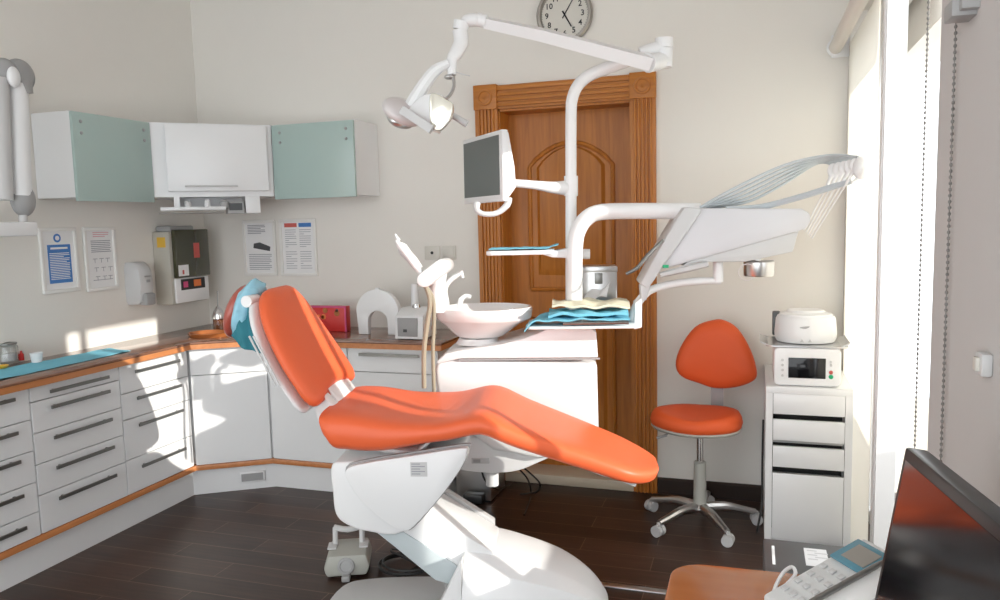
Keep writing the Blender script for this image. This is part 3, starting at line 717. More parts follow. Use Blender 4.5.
# back rest
B0, B1 = V((-.585, .882)), V((-.795, 1.262)); tb = (B1-B0).normalized(); nb = V((-tb.y, tb.x))*-1   # front normal
LB = (B1-B0).length
def back_ring(u, off, th, hwf, n=32, dish=0):
    hw = hwf(u); c0 = B0+tb*(u*LB)+nb*off + nb*(-.010*math.sin(PI*min(1, max(0, u))))
    R = []
    for k in range(n):
        a = 2*PI*k/n; c, si = math.cos(a), math.sin(a)
        y = hw*math.copysign(abs(c)**.6, c); h = math.copysign(abs(si)**.85, si)*th*.5
        if si > 0: h -= dish*(1-(y/hw)**2)
        p = c0+nb*h
        low = .035*max(0, 1-u*5)*(min(1, abs(y)/.2))**2     # lobes at the bottom corners
        p = p-tb*low
        R.append(V((p.x, y+.04, p.y)))
    return R
def hw_back(u):
    w = .178+.105*math.sin(PI*min(1, (1-u)*.60+.02))**1.0
    if u < .08: w *= .84+.16*math.sqrt(max(0, 1-(1-u/.08)**2))
    if u > .72: w *= .42+.58*math.sqrt(max(0, 1-((u-.72)/.28)**2))
    return w
us = [0, .01, .03, .07, .12, .2, .3, .4, .5, .6, .7, .78, .85, .9, .94, .97, .99, 1.0]
def thk(u, t): 
    e = min(1, u/.08, (1-u)/.08)
    return t*(.3+.7*math.sqrt(max(0, 1-(1-e)**2)))
obj('backrest_cushion', G(MF).loft([back_ring(u, 0, thk(u, .075), hw_back, dish=.004) for u in us]), 'orange', ch, ang=80)
bs = obj('backrest_shell', G(MF).loft([back_ring(u, -.052, thk(u, .045), lambda q: hw_back(q)*1.0) for u in us]), 'plastic', ch, ang=60)
g = G(MF)
for o_ in (-.0, .03): g.tube([V((B0.x-.06+tb.x*LB*.15-o_*.5, -.262, B0.y+tb.y*LB*.15)), V((B0.x-.052+tb.x*LB*.62-o_*.5, -.25, B0.y+tb.y*LB*.62))], .004, seg=8)
obj('grip_groove', g, 'lgray', bs)
# hinge link between back and seat
g = G(MF)
for y in (-.08, .14):
    g.prism([(-.625, .88), (-.58, .88), (-.50, .80), (-.50, .70), (-.54, .70), (-.60, .78)], y-.035, y+.035, 'xz', bev=.012)
g.prism(spline([(-.61, .90), (-.585, .89), (-.535, .83), (-.50, .72), (-.55, .70), (-.605, .80)], 4, True), -.04, .20, 'xz', bev=.008)
obj('hinge_link', g, 'plastic', ch)
# headrest
hc = sd(245.5, 311, 0)
Rh = Euler((0, math.radians(20), 0)).to_matrix()
def bag(p):
    k = 1+.10*noise.noise(p*2.3)+.05*noise.noise(p*6)
    return p*k
hd = obj('headrest_pad', G(MF).ell(hc+V((-.022, 0, .0)), (.040, .105, .108), Rh), 'redbag', ch, 'orange pad seen through film', ang=80)
obj('plastic_cover', G(MF).ell(hc+V((.016, 0, .008)), (.050, .11, .118), Rh, u=40, v=24, fn=bag), 'bluebag', hd, 'crumpled blue plastic cover', ang=80)
a, b_, c_, d_ = sd(235, 336, -.14), sd(252, 300, -.14), sd(272, 351, -.14), sd(244, 346, -.14)
def drape(u, v):
    top = V((hc.x-.02, -.1+.2*v, hc.z-.08)).lerp(V((hc.x+.06, -.1+.2*v, hc.z+.04)), u)
    bot = V((hc.x+.015, -.1+.2*v, hc.z-.125)).lerp(V((hc.x+.105, -.1+.2*v, hc.z-.15)), u)
    t_ = .5+.5*math.sin(v*9)*.2
    return top, bot
g = G(MF)
rings = []
for j in range(9):
    v = j/8; y = -.15+.02*math.sin(j*1.9)
    r = []
    for i in range(13):
        u = i/12; t0, b0 = drape(u, 0); p = t0.lerp(b0, v); p.y = -.095+.008*math.sin(u*11+v*2)-.01*v; r.append(p)
    for i in range(12, -1, -1):
        u = i/12; t0, b0 = drape(u, 0); p = t0.lerp(b0, v); p.y = .085+.008*math.sin(u*11+v*2); r.append(p)
    rings.append(r)
g.loft(rings)
obj('cover_skirt', g, 'tealcloth', hd, 'hanging teal cloth hem')
g = G(MF); p = sd(251, 301, -.10)
g.tube([p+V((-.01, -.02, 0)), p+V((0, .05, 0))], .022, seg=18)
g.tube([hc+V((.04, 0, -.02)), V((B1.x-.02, 0, B1.y-.09))], [.025, .04], seg=12).tube([hc+V((.055, .03, .05)), hc+V((.07, .03, .095))], .011, seg=10)
obj('headrest_joint', g, 'plastic', ch)
# side panel of the seat frame
def xz(pts, d): return [(sd(x, y, d).x, sd(x, y, d).z) for x, y in pts]
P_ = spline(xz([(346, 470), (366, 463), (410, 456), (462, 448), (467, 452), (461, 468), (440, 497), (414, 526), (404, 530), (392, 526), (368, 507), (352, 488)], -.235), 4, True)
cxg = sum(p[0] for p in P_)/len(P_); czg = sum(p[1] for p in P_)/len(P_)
obj('cover_shade_line', G(MF).prism([(cxg+(x-cxg)*1.03, czg+(z-czg)*1.06) for x, z in P_], -.212, -.20, 'xz'), 'gray', ch, 'grey line standing in for shade round the side cover')  # thin grey plate imitates the shaded recess behind the cover edge
fp = obj('side_cover', G(MF).prism(P_, -.24, -.21, 'xz', bev=.008), 'plastic', ch, 'white side cover with a small rating label')
q = sd(419, 469, -.237)
g = G(MF).box(q.x-.03, q.x+.03, -.2415, -.2395, q.z-.026, q.z+.026, 0)
for k in range(5): g.box(q.x-.026, q.x+(.022 if k % 2 else .005), -.2425, -.241, q.z+.018-k*.009, q.z+.021-k*.009, 1)
obj('rating_label', g, ['lgray', 'ink'], fp)
P_ = spline(xz([(333, 464), (350, 460), (420, 455), (462, 450), (440, 490), (405, 530), (370, 530), (348, 523), (337, 512), (334, 490)], -.18), 4, True)
obj('frame_shell', G(MF).prism(P_, -.20, .2, 'xz', bev=.02, seg=3), 'plastic', ch)
# lift arms
q0, q1, q2, q3 = [sd(*t, -.13) for t in ((396, 508), (372, 528), (440, 580), (475, 548))]
P_ = [(q1.x, q1.z), (q0.x, q0.z+.03), (q0.x+.08, q0.z+.03), (sd(478, 540, -.13).x+.06, sd(478, 540, -.13).z-.02), (q2.x+.10, q2.z-.05), (q2.x-.0, q2.z-.0)]
obj('lift_arm', G(MF).prism([(-.42, .375), (-.33, .45), (-.2, .44), (.05, .28), (.05, .15), (-.17, .17)], -.125, .11, 'xz', bev=.006), 'plastic', ch)
obj('lift_arm_panel', G(MF).prism([(-.405, .372), (-.30, .366), (-.09, .232), (-.02, .13), (-.17, .172)], -.132, -.124, 'xz', bev=.002), 'blue_gray', ch, 'blue-grey side panel of the arm')
obj('rear_lift_arm', G(MF).prism([(-.25, .42), (-.17, .43), (.03, .30), (.03, .24), (-.1, .28)], .12, .16, 'xz', bev=.004), 'lgray', ch)
# base cover: low hull, wide, narrowing to a nose at the foot end
prof = spline([(-.055, .285), (.05, .272), (.16, .242), (.30, .19), (.41, .12), (.47, .05), (.478, .006)], 5)
def base_ring(s, z, k):
    hw = .255*math.sqrt(max(.02, 1-max(0, (s-.02)/.475)**2.6))
    return [V((s, -hw, .004)), V((s, -hw*.98, z*.5)), V((s, -hw*.80, z*.86)), V((s, -hw*.52, z*.985)), V((s, -hw*.44, z)), V((s, 0, z*1.012)), V((s, hw*.44, z)), V((s, hw*.52, z*.985)), V((s, hw*.80, z*.86)), V((s, hw*.98, z*.5)), V((s, hw, .004))]
P_ = []
obj('base_cover', G(MF).loft([base_ring(s, max(z, .008), 0) for s, z in prof]), 'plastic', ch, ang=28)
g = G(MF)
P_ = [(-.053, .285), (-.052, .008), (-.28, .008), (-.10, .10)]
g.prism([(-.057, .285), (-.057, .02), (-.20, .02), (-.175, .06)], -.235, -.15, 'xz', bev=.004)
obj('base_cheek', g, 'plastic', ch)
obj('base_cheek', G(MF).prism([(-.057, .285), (-.057, .02), (-.20, .02), (-.175, .06)], .15, .2, 'xz', bev=.004), 'plastic', ch)
obj('pivot_block', G(MF).box(-.14, -.045, -.12, .12, .02, .24, bev=.01), 'gray', ch)
P_ = spline([(-.62, -.12), (-.60, .10), (-.50, .17), (-.25, .2), (.2, .2), (.2, -.30), (-.25, -.30), (-.5, -.28), (-.60, -.22)], 4, True)
obj('floor_plate', G(MF).prism(P_, .001, .028, 'xy', bev=.006), 'lgray', ch)

# foot pedal (loose on the floor)
pc_ = at(344, 574, Z=.0); 
Mp = Matrix.Translation((pc_.x-.0, pc_.y+.04, 0)) @ Matrix.Rotation(math.radians(24), 4, 'Z')
fpd = thing('foot_pedal', (pc_.x, pc_.y+.04, 0), 'grey foot control with a carrying handle on the floor behind the chair base', 'foot control')
g = G(Mp); g.prism([(-.085, .012), (-.095, .05), (-.075, .105), (.085, .105), (.10, .05), (.085, .012)], -.09, .10, 'xz', bev=.012)
for v in g.bm.verts: pass
obj('body', g, 'warmgray', fpd)
RYp = Matrix.Rotation(math.radians(78), 3, 'X')
obj('dial', G(Mp).lathe([(.0, .010), (.022, .010), (.026, .014), (.034, .012), (.038, 0)], (0, -.088, .06), RYp, 0, 28), 'gray', fpd)
g = G(Mp)
for x in (-.055, .06): g.tube([(x, .03, .10), (x, .055, .175)], .012, seg=10)
g.tube([(-.06, .055, .175), (0, .045, .165), (.065, .055, .175)], .013, seg=10, smooth=3)
obj('carry_handle', g, 'lgray', fpd)
obj('lever', G(Mp).box(-.018, .018, -.13, -.08, .004, .03, bev=.006), 'gray', fpd)
obj('shoulder_pad', G(Mp).box(-.085, -.045, -.02, .05, .103, .112, bev=.004), 'lgray', fpd)
obj('shoulder_pad', G(Mp).box(.05, .09, -.02, .05, .103, .112, bev=.004), 'lgray', fpd)
# cable coil
g = G(); cc_ = at(404, 572, Z=0)
pts = []
for k in range(66):
    a = k*.33; r = .115+.012*math.sin(a*.73)+.0*k
    pts.append((cc_.x+r*math.cos(a), cc_.y+.03+r*.85*math.sin(a), .008+.0006*k))
pts += [(cc_.x+.2, cc_.y-.02, .02), (cc_.x+.3, cc_.y+.02, .01)]
pts = [(cc_.x-.02, cc_.y-.13, .008)]+pts[3:]
g.tube(pts, .0055, seg=6, smooth=2)
obj('coiled_cable', g, 'cable', None, 'coil of dark cable on the floor under the chair', 'cable')

# ------------------------------------------------------------ dental unit behind the chair
un = thing('dental_unit', tuple(MF @ V((.1, .6, .3))), 'white dental unit with spittoon, lamp, monitor and instrument arms', 'dental unit')
D0, D1 = .42, .78
prof = xz([(437, 372), (441, 357), (450, 351), (462, 352), (600, 357), (599, 420), (596, 432), (560, 440), (470, 440), (440, 392)], D0)
P_ = [(-.245, .80), (-.235, .70), (-.13, .60), (.0, .50), (.20, .46), (.40, .50), (.462, .60), (.458, .885), (-.13, .902), (-.235, .90), (-.25, .86)]
body = obj('cabinet', G(MF).prism(P_, D0, D1, 'xz', bev=.02, seg=3), 'white', un)
P_ = [(-.238, .895), (-.19, .935), (-.13, .945), (.05, .97), (.16, 1.0), (.25, 1.035), (.42, 1.045), (.456, 1.02), (.462, .91), (-.13, .91), (-.23, .888)]
obj('cabinet_top', G(MF).prism(P_, D0-.006, D1, 'xz', bev=.018, seg=3), 'white', un)
q = sd(600, 357, D0-.008)
obj('seam', G(MF).box(-.135, .47, D0-.0062, D0+.002, .9015, .9085, 0), 'gray', un, 'dark seam line')
q = sd(460, 347.5, D0)
obj('maker_mark', G(MF).text('dental unit'[:0] or '~~~~~', .018, Matrix.Translation((q.x+.03, D0-.0105, q.z+.012)) @ Matrix.Rotation(PI/2, 4, 'X')), 'lgray', un)
# pan under the cabinet
g = G(MF); g.prism(spline([(-.25, .47), (-.20, .41), (-.05, .385), (.08, .39), (.18, .425), (.30, .50), (.05, .54), (-.2, .54)], 4, True), .46, .74, 'xz', bev=.02)
obj('lower_pan', g, 'plastic', un)
g = G(MF).box(-.10, -.02, .455, .462, .43, .455, bev=.001).box(-.092, -.06, .452, .458, .435, .45, 1); obj('pan_badge', g, ['lgray', 'gray'], un)
obj('drain_stub', G(MF).tube([(-.02, .55, .40), (-.02, .55, .30)], .03, seg=18), 'plastic', un)
# spittoon bowl
bc_ = sd(484, 318, .56); bz = .972
ax_, ay_ = .215, .17
def ringE(k, z, fx=0, n=40): return [V((bc_.x+fx+ax_*k*math.cos(2*PI*i/n), .57+ay_*k*math.sin(2*PI*i/n), z)) for i in range(n)]
zr = 1.118
bowl = obj('spittoon_bowl', G(MF).loft([ringE(.42, bz+.01, -.02), ringE(.52, bz+.02, -.02), ringE(.80, zr-.075, -.01), ringE(.96, zr-.055), ringE(1.0, zr-.047), ringE(1.015, zr-.01), ringE(1.0, zr), ringE(.95, zr+.001), ringE(.88, zr-.02), ringE(.5, zr-.07), ringE(.1, zr-.08)]), 'pinkbowl', un, ang=60)
g = G(MF).lathe([(.10, 0), (.085, .025), (0, .025)], (bc_.x-.03, .57, .955), seg=30); obj('bowl_collar', g, 'white', un)
# bowl faucets
f0 = sd(446, 305, .52)
g = G(MF).tube([f0, sd(444, 290, .52), sd(450, 280, .52), sd(463, 272, .52)], [.018, .016, .013, .008], smooth=4).tube([sd(461, 271, .52), sd(463, 278, .52)], [.009, .007])
obj('cup_filler', g, 'white', bowl)
g = G(MF).tube([sd(460, 308, .50), sd(461, 300, .50), sd(466, 296, .50), sd(471, 297, .50)], [.014, .012, .010, .009], smooth=3)
obj('rinse_nozzle', g, 'white', bowl)
# assistant arm with instruments
g = G(MF); 
g.tube([sd(437, 312, .47), sd(437, 290, .47), sd(441, 268, .47)], [.04, .036, .03], smooth=3)
obj('assistant_post', g, 'plastic', un)
a, b_ = sd(424, 279, .36), sd(442, 263, .36)
fa = Matrix.Rotation(0, 4, 'Z')
pa, pb = sd(421, 274, .33), sd(442, 262, .33)
t_ = V((pb.x-pa.x, pb.z-pa.z)).normalized(); nn = V((-t_.y, t_.x))
def stad(p, q, r, n=8):
    p = V((p.x, p.z)); q = V((q.x, q.z)); t = (q-p).normalized(); b0 = math.atan2(t.y, t.x); P = []
    for k in range(n+1): a = b0+PI/2+PI*k/n; P.append((p.x+r*math.cos(a), p.y+r*math.sin(a)))
    for k in range(n+1): a = b0-PI/2+PI*k/n; P.append((q.x+r*math.cos(a), q.y+r*math.sin(a)))
    return P
ho = obj('assistant_holder', G(MF).prism(stad(sd(424, 280, .34), sd(441, 267, .34), .032), .34, .50, 'xz', bev=.006), 'plastic', un)
for k, (x0, y0, x1, y1, dd_) in enumerate(((424, 277, 396, 240, .37), (421, 268, 401, 243, .42), (423, 275, 399, 249, .46))):
    g = G(MF); a, b_ = sd(x0, y0, dd_), sd(x1, y1, dd_)
    g.tube([a, a.lerp(b_, .3), a.lerp(b_, .6), a.lerp(b_, .85), b_], [.009, .014, .012, .015, .006], seg=12)
    if k == 0: g.tube([b_+V((.012, 0, -.004)), sd(395, 234, dd_)], [.009, .004], seg=8)
    obj('suction_handpiece', g, ['plastic', 'white', 'lgray'][k], ho)
g = G(MF)
obj('handpiece_hose', G(MF).tube([sd(423, 280, .37), sd(430, 300, .37), sd(427, 325, .37), sd(424, 352, .37), sd(424, 388, .37)], .0105, seg=8, smooth=5), 'hoset', ho)
obj('handpiece_hose', G(MF).tube([sd(421, 283, .40), sd(432, 296, .40), sd(434, 320, .40), sd(433, 350, .40), sd(434, 392, .40)], .0085, seg=8, smooth=5), 'hoset', ho)
obj('drain_hose', G(MF).tube([sd(447, 375, .5), sd(440, 384, .47), sd(440, 400, .47)], .012, smooth=3), 'gray', un)
# main pole and lamp arm
pd = .62
pole = obj('lamp_pole', G(MF).tube([sd(571, 318, pd), sd(571, 200, pd), sd(571, 118, pd), sd(572.5, 98, pd), sd(579, 84, pd), sd(592, 74, pd), sd(618, 64, pd-.03), sd(660, 50, pd-.08)], [.025, .025, .025, .0255, .026, .027, .027, .028], seg=18, smooth=4), 'white', un)
j0 = sd(664, 47, pd-.08)
g = G(MF).tube([j0+V((0, 0, .035)), j0+V((0, 0, -.006))], .038, seg=20).tube([sd(640, 54, pd-.08), j0], [.03, .034], seg=16)
obj('arm_joint', g, 'white', un)
jl = j0+V((0, -.0, -.055))
la = [jl+V((.0, 0, 0)), sd(640, 64, .46), sd(600, 49, .42), sd(540, 34.5, .36), sd(483, 22, .30)]
g = G(MF).tube([jl+V((0, 0, .047)), jl+V((0, 0, -.03))], [.038, .034], seg=20).tube([jl, sd(648, 63, .47)], [.034, .040], seg=14)
obj('arm_joint', g, 'plastic', un)
larm = obj('light_arm', G(MF).tube([sd(650, 63, .47), sd(600, 50, .42), sd(540, 34.5, .36), sd(484, 22.5, .30)], [.038, .036, .032, .027], seg=4, ref=(0, .3, 1)), 'plastic', un, ang=60)
g = G(MF).tube([sd(486, 21.5, .30), sd(477, 19.5, .30)], [.026, .028], seg=14).ell(sd(472, 20, .30), (.045, .035, .026)).tube([sd(462, 22, .30), sd(460, 30, .30)], [.034, .03], seg=16)
obj('arm_elbow', g, 'plastic', larm)
hp = [sd(460, 30, .30), sd(461, 42, .30), sd(456, 53, .29), sd(452, 60, .28), sd(452, 75, .27)]
lh = thing('surgical_lamp', (0, 0, 0), None, None); bpy.data.objects.remove(lh)
obj('lamp_neck', G(MF).tube(hp, [.031, .030, .028, .022, .017], smooth=4, seg=14), 'plastic', larm)
# lamp head: pair of wings with reflector
hh = .26
g = G(MF); g.tube([sd(449, 63, hh), sd(436, 70, hh), sd(426, 82, hh), sd(416, 98, hh), sd(408, 112, hh)], [.016, .024, .026, .03, .03], smooth=4, seg=10)
lamp = obj('lamp_yoke', g, 'plastic', larm)
R1 = Euler((math.radians(15), math.radians(35), 0)).to_matrix()
obj('lamp_back_shell', G(MF).ell(sd(403, 112, hh), (.085, .12, .042), R1), 'frost', lamp, ang=80)
obj('lamp_lens', G(MF).ell(sd(401, 119, hh), (.055, .095, .03), R1), 'steel', lamp, ang=80)
a_, b_, = sd(402, 110, hh-.14), sd(432, 130, hh-.14)
t_ = (b_-a_).normalized(); nn = V((-t_.z, 0, t_.x))
g = G(MF).loft([[p+nn*k*.016+V((0, j*.02, 0)) for k, j in ((-1, -1), (1, -1), (1, 1), (-1, 1))] for p in (a_, b_)]); obj('lamp_shield_bar', g, 'lgray', lamp)
obj('lamp_reflector', G(MF).prism(spline(xz([(430, 96), (437, 94), (446, 99), (453, 104), (452, 117), (444, 128), (438, 131), (431, 125)], hh-.12), 3, True), hh-.13, hh-.10, 'xz', bev=.006), 'reflector', lamp)
g = G(MF).prism(spline(xz([(408, 113), (420, 97), (434, 93), (444, 98), (436, 125), (430, 129)], hh-.1), 3, True), hh-.10, hh+.06, 'xz', bev=.012)
obj('lamp_housing', g, 'plastic', lamp)
obj('lamp_handle', G(MF).tube([sd(452, 115, hh-.05), sd(467, 124, hh-.05)], [.012, .014], seg=12).tube([sd(440, 112, hh-.05), sd(452, 115, hh-.05)], .009), 'lgray', lamp)
obj('lamp_strut', G(MF).tube([sd(453, 76, .27), sd(454, 86, .26), sd(450, 95, .22), sd(444, 100, .18)], .007, smooth=3).tube([sd(455, 72, .27), sd(470, 76, .27)], .002).ell(sd(449, 77, .27), (.02, .02, .01)), 'steel', lamp)
# monitor on its arm
mo = .47
g = G(MF).tube([sd(571, 176, pd), sd(571, 196, pd)], .031, seg=20)
arm = obj('monitor_arm', g.tube([sd(566, 188, pd), sd(553, 187.5, .58), sd(535, 185, .54), sd(513, 183, mo+.03)], [.034, .026, .019, .017], smooth=3, seg=12), 'white', un)
mp = {k: sd(*k, mo) for k in ((461, 138), (500, 129), (506, 199), (466, 204))}
# monitor as a slab turned toward the window side
TR = sd(501.5, 129, .42); Wm, Hm = .45, .30
am = math.radians(-42)+PHI; X_ = -V((math.sin(am), math.cos(am), 0)); Zm = V((0, 0, 1)); Ym = Zm.cross(X_)
Zm = (Zm+X_*-.03+Ym*.02).normalized(); Ym = Zm.cross(X_).normalized(); BL = TR-X_*Wm-Zm*Hm
fm = Matrix((X_, Ym, Zm)).transposed().to_4x4(); fm.translation = BL; fm = MF @ fm
mon = obj('monitor_frame', G(fm).box(0, Wm, 0, .03, 0, Hm, bev=.006, seg=3), 'plastic', arm)
obj('screen', G(fm).box(.012, Wm-.028, -.0015, .002, .028, Hm-.02), 'gscreen', mon, 'dark grey monitor screen')
ln = V((.055, 0, 0))
g = G(MF); g.tube([sd(477, 203, .44), sd(477, 210, .43), sd(484, 214, .43), sd(497, 213, .46), sd(507, 205, .48), sd(509, 198, .49)], [.016, .013, .011, .012, .015, .014], smooth=3, seg=10); obj('monitor_handle', g, 'lgray', mon)
obj('monitor_back', G(fm).prism([(0, .03), (.03, .06), (.08, .075), (.27, .075), (Hm, .04), (Hm, .03)][:0] or [(.026, .02), (.035, .02), (.066, .06), (.06, .15), (.035, Hm-.01), (.026, Hm-.01)], .02, Wm-.004, 'yz', bev=.006), 'white', mon)
# small tray on the pole
q0, q1 = sd(487.5, 252, .50), sd(566, 252, .50)
g = G(MF).prism(rrect(q0.x, q1.x-.05, .42, .62, .03), q0.z-.013, q0.z+.006, 'xy', bev=.004).prism([(q1.x-.12, q0.z-.01), (q1.x+.02, q0.z+.01), (q1.x+.02, q0.z-.035), (q1.x-.06, q0.z-.03)], .5, .60, 'xz', bev=.006)
ty = obj('side_tray', g, 'white', un)
g = G(MF).tube([sd(582, 254, .6), sd(590, 254, .6)], .022, seg=14).tube([sd(571, 254, .6), sd(583, 254, .6)], .012, seg=10); obj('tray_knob', g, 'plastic', ty)
# instrument arm: big post bending to the right
po = .50
g = G(MF).tube([sd(574.5, 322, po), sd(574.5, 285, po), sd(575, 248, po), sd(578, 231, po), sd(587, 218, po), sd(602, 212, po), sd(640, 211, po), sd(700, 211, po)], .0345, seg=20, smooth=4)
iarm = obj('instrument_arm', g, 'white', un)
# console
c0, c1 = .42, .60
P_ = xz([(700, 208), (802, 208.5), (810, 213), (811, 221), (807, 228), (800, 231), (664, 269), (660, 266)], c0)
con = obj('instrument_console', G(MF).prism(P_, c0, c1, 'xz', bev=.008), 'console', iarm)
P_ = xz([(799, 231), (793, 252), (745, 262), (700, 262), (683, 266), (690, 260)], c0+.01)
obj('console_wedge', G(MF).prism(P_, c0+.012, c1+.03, 'xz', bev=.005), 'lgray', con)
P_ = xz([(684, 207), (699, 208), (702, 211), (662, 268), (655, 279), (648, 289), (640, 284), (654, 258), (664, 240)], c0-.02)
obj('console_rim', G(MF).prism(P_, c0-.025, c1+.02, 'xz', bev=.008), 'lgray', con)
P_ = xz([(640, 284), (650, 289), (662, 270), (668, 262), (672, 262), (650, 296), (643, 291)], c0-.02)
obj('console_hook', G(MF).prism(xz([(641, 300), (640, 286), (652, 266), (660, 268), (650, 285), (646, 300)], c0), c0-.02, c0+.06, 'xz', bev=.004), 'lgray', con)
obj('console_button', G(MF).box(*(lambda q: (q.x-.012, q.x+.012, c0-.028, c0-.02, q.z-.006, q.z+.006))(sd(665, 266, c0))), 'greenbtn', con)
obj('under_console_bar', G(MF).tube([sd(660, 275, c0), sd(690, 268, c0), sd(708, 264, c0)], [.012, .016, .012], seg=6), 'lgray', con)
obj('console_handle', G(MF).tube([sd(663, 240, c0-.03), sd(648, 255, c0-.05), sd(637, 268, c0-.06), sd(626, 274, c0-.06)], [.005, .009, .008, .006], smooth=3), 'dsteel', con)
q = sd(759, 263, .5); 
g = G(MF).lathe([(0, 0), (.06, 0), (.063, .006), (.063, .06), (.058, .066), (0, .066)], (q.x, .5, q.z-.055), seg=28); g.tube([(q.x-.01, .5, q.z+.0), (q.x-.01, .5, q.z+.06)], .02, seg=14); obj('filter_cup', g, 'steel', con)
obj('cup_ring', G(MF).tube([V((q.x-.06+.035*math.cos(a), .45+.0*math.sin(a), q.z-.035+.035*math.sin(a))) for a in [k*PI/8 for k in range(17)]], .002, seg=6), 'frost', con)
# lower arm that carries the tray
g = G(MF).tube([sd(718, 262, .5), sd(718, 282, .5)], .022, seg=16)
g.tube([sd(721, 281, .5), sd(700, 281, .5), sd(672, 284, .5), sd(651, 290, .48), sd(640, 300, .46), sd(634, 312, .45), sd(632, 323, .45)], [.014, .016, .017, .017, .018, .018, .018], smooth=4, seg=14)
tarm = obj('tray_arm', g, 'white', con)
q0, q1 = sd(528, 324, .45), sd(635, 324, .45)
g = G(MF).prism(rrect(q0.x, q1.x, .33, .58, .02), q0.z-.008, q0.z+.004, 'xy', bev=.003)
g.prism(xz([(633, 328), (634, 302), (641, 296), (641, 326)], .45), .40, .5, 'xz', bev=.004)
itray = obj('instrument_tray', g, 'white', tarm)
# hoses: five loops from the console over the hose rests
g = G(MF)
for k in range(6):
    st = sd(700+3*k, 207.5, c0+.03+.02*k); d_ = .25+.035*k
    mid1 = sd(735+3*k, 188+2.6*k, c0+.02*k); mid2 = sd(785, 165+3.6*k, .42+.02*k); mid3 = sd(828-2*k, 155.5+1.5*k, .38+.03*k)
    obj('instrument_hose', G(MF).tube([st, mid1, mid2, mid3, sd(858-4*k, 157+2*k, d_)], .0058, seg=8, smooth=5), 'hose', con)
g = G(MF)
for k in range(2):
    obj('return_hose', G(MF).tube([sd(726, 208+k, c0+.05+.03*k), sd(760, 206+2*k, c0+.05), sd(800, 196+2*k, .38), sd(832, 186+2*k, .31), sd(851, 181+k, .26)], .0085, seg=8, smooth=4), 'hose', con)
for k in range(5):
    t0 = sd(852-4.5*k, 176+1.0*k, .26+.03*k)
    g = G(MF).ell(sd(855-5.5*k, 166+1.2*k, .26+.03*k), (.022, .012, .03)).tube([sd(854-5.5*k, 170+k, .26+.03*k), sd(846-5.0*k, 184+k, .26+.03*k)], [.009, .005], seg=8).tube([sd(846-5*k, 184+k, .26+.03*k), sd(812-2*k, 238-2*k, c0+.03+.02*k)], [.003, .0035], seg=6)
    obj('whip_arm', g, 'white', con)
g = G(MF).ell(sd(861, 168, .24), (.03, .03, .045)).tube([sd(852, 182, .24), sd(868, 172, .24)], [.005, .009], seg=8); obj('whip_end', g, 'plastic', con)

# things on the unit
# paper cup / steel dispenser
A, B = sd(579, 266, .68), sd(617, 301, .68)
dsp = thing('tissue_dispenser', tuple(MF @ V(((A.x+B.x)/2, .7, B.z-.05))), 'brushed steel tissue dispenser behind the instrument tray', 'dispenser')
zb_ = 1.048
obj('body', G(MF).box(A.x, B.x, .66, .77, zb_, A.z, bev=.006).box(A.x-.002, B.x+.002, .657, .773, A.z-.028, A.z-.004, bev=.002).box((A.x+B.x)/2-.016, (A.x+B.x)/2+.02, .656, .661, (A.z+B.z)/2+.0, (A.z+B.z)/2+.05, 1, bev=.002), ['steel', 'dsteel'], dsp)
g = G(MF).grid(lambda u, v: V((A.x+.03+u*.11-.02*v, .655-.05*v, B.z+.035+.05*u-.05*v+.012*math.sin(u*7+v*3))), 10, 6, .003); obj('tissue', g, 'paper', dsp)
# cloths on tray
tz = q0.z+.005
def clothf(x0, x1, y0, y1, z, amp, seed, drop=None):
    def f(u, v):
        x = x0+(x1-x0)*u; y = y0+(y1-y0)*v
        zz = z+amp*noise.noise(V((x*14+seed, y*12, seed)))+amp*.6
        p = V((x, y, zz))
        if drop and u < drop[0]: 
            k = (drop[0]-u)/drop[0]; p.z -= drop[1]*k**1.5; p.x += .02*k
        return p
    return f
x0 = sd(521, 324, .42).x
obj('blue_cloth', G(MF).grid(clothf(x0, q1.x-.03, .32, .52, tz+.022, .012, 3, (.18, .045)), 40, 14, .006), 'bluecloth', None, 'pale blue cloth hanging over the left end of the instrument tray', 'cloth')
obj('blue_bib', G(MF).grid(clothf(x0+.12, q1.x-.035, .335, .50, tz+.042, .018, 9), 34, 14, .012), 'bluecloth', None, 'folded pale blue bib lying on the cloth on the instrument tray', 'bib')
obj('cream_cloth', G(MF).grid(clothf(x0+.135, q1.x-.025, .38, .57, tz+.072, .022, 15), 34, 14, .01), 'cream', None, 'cream paper towel lying on top of the blue bib', 'paper towel')
g = G(MF).tube([V((x0+.18, .325, tz+.012)), V((x0+.45, .33, tz+.012))], .007, seg=8); obj('steel_probe', g, 'dsteel', None, 'dark steel instrument on the front edge of the instrument tray', 'instrument')
A = sd(488, 249, .5); B = sd(556, 249, .5)
obj('blue_liner', G(MF).grid(lambda u, v: V((A.x+.01+(B.x-A.x)*u, .43+.17*v, 1.382+.004*noise.noise(V((u*9, v*5, 2)))+.012*max(0, u-.85)/.15)), 24, 8, .003), 'bluecloth', None, 'thin pale blue liner on the small upper side tray', 'liner')

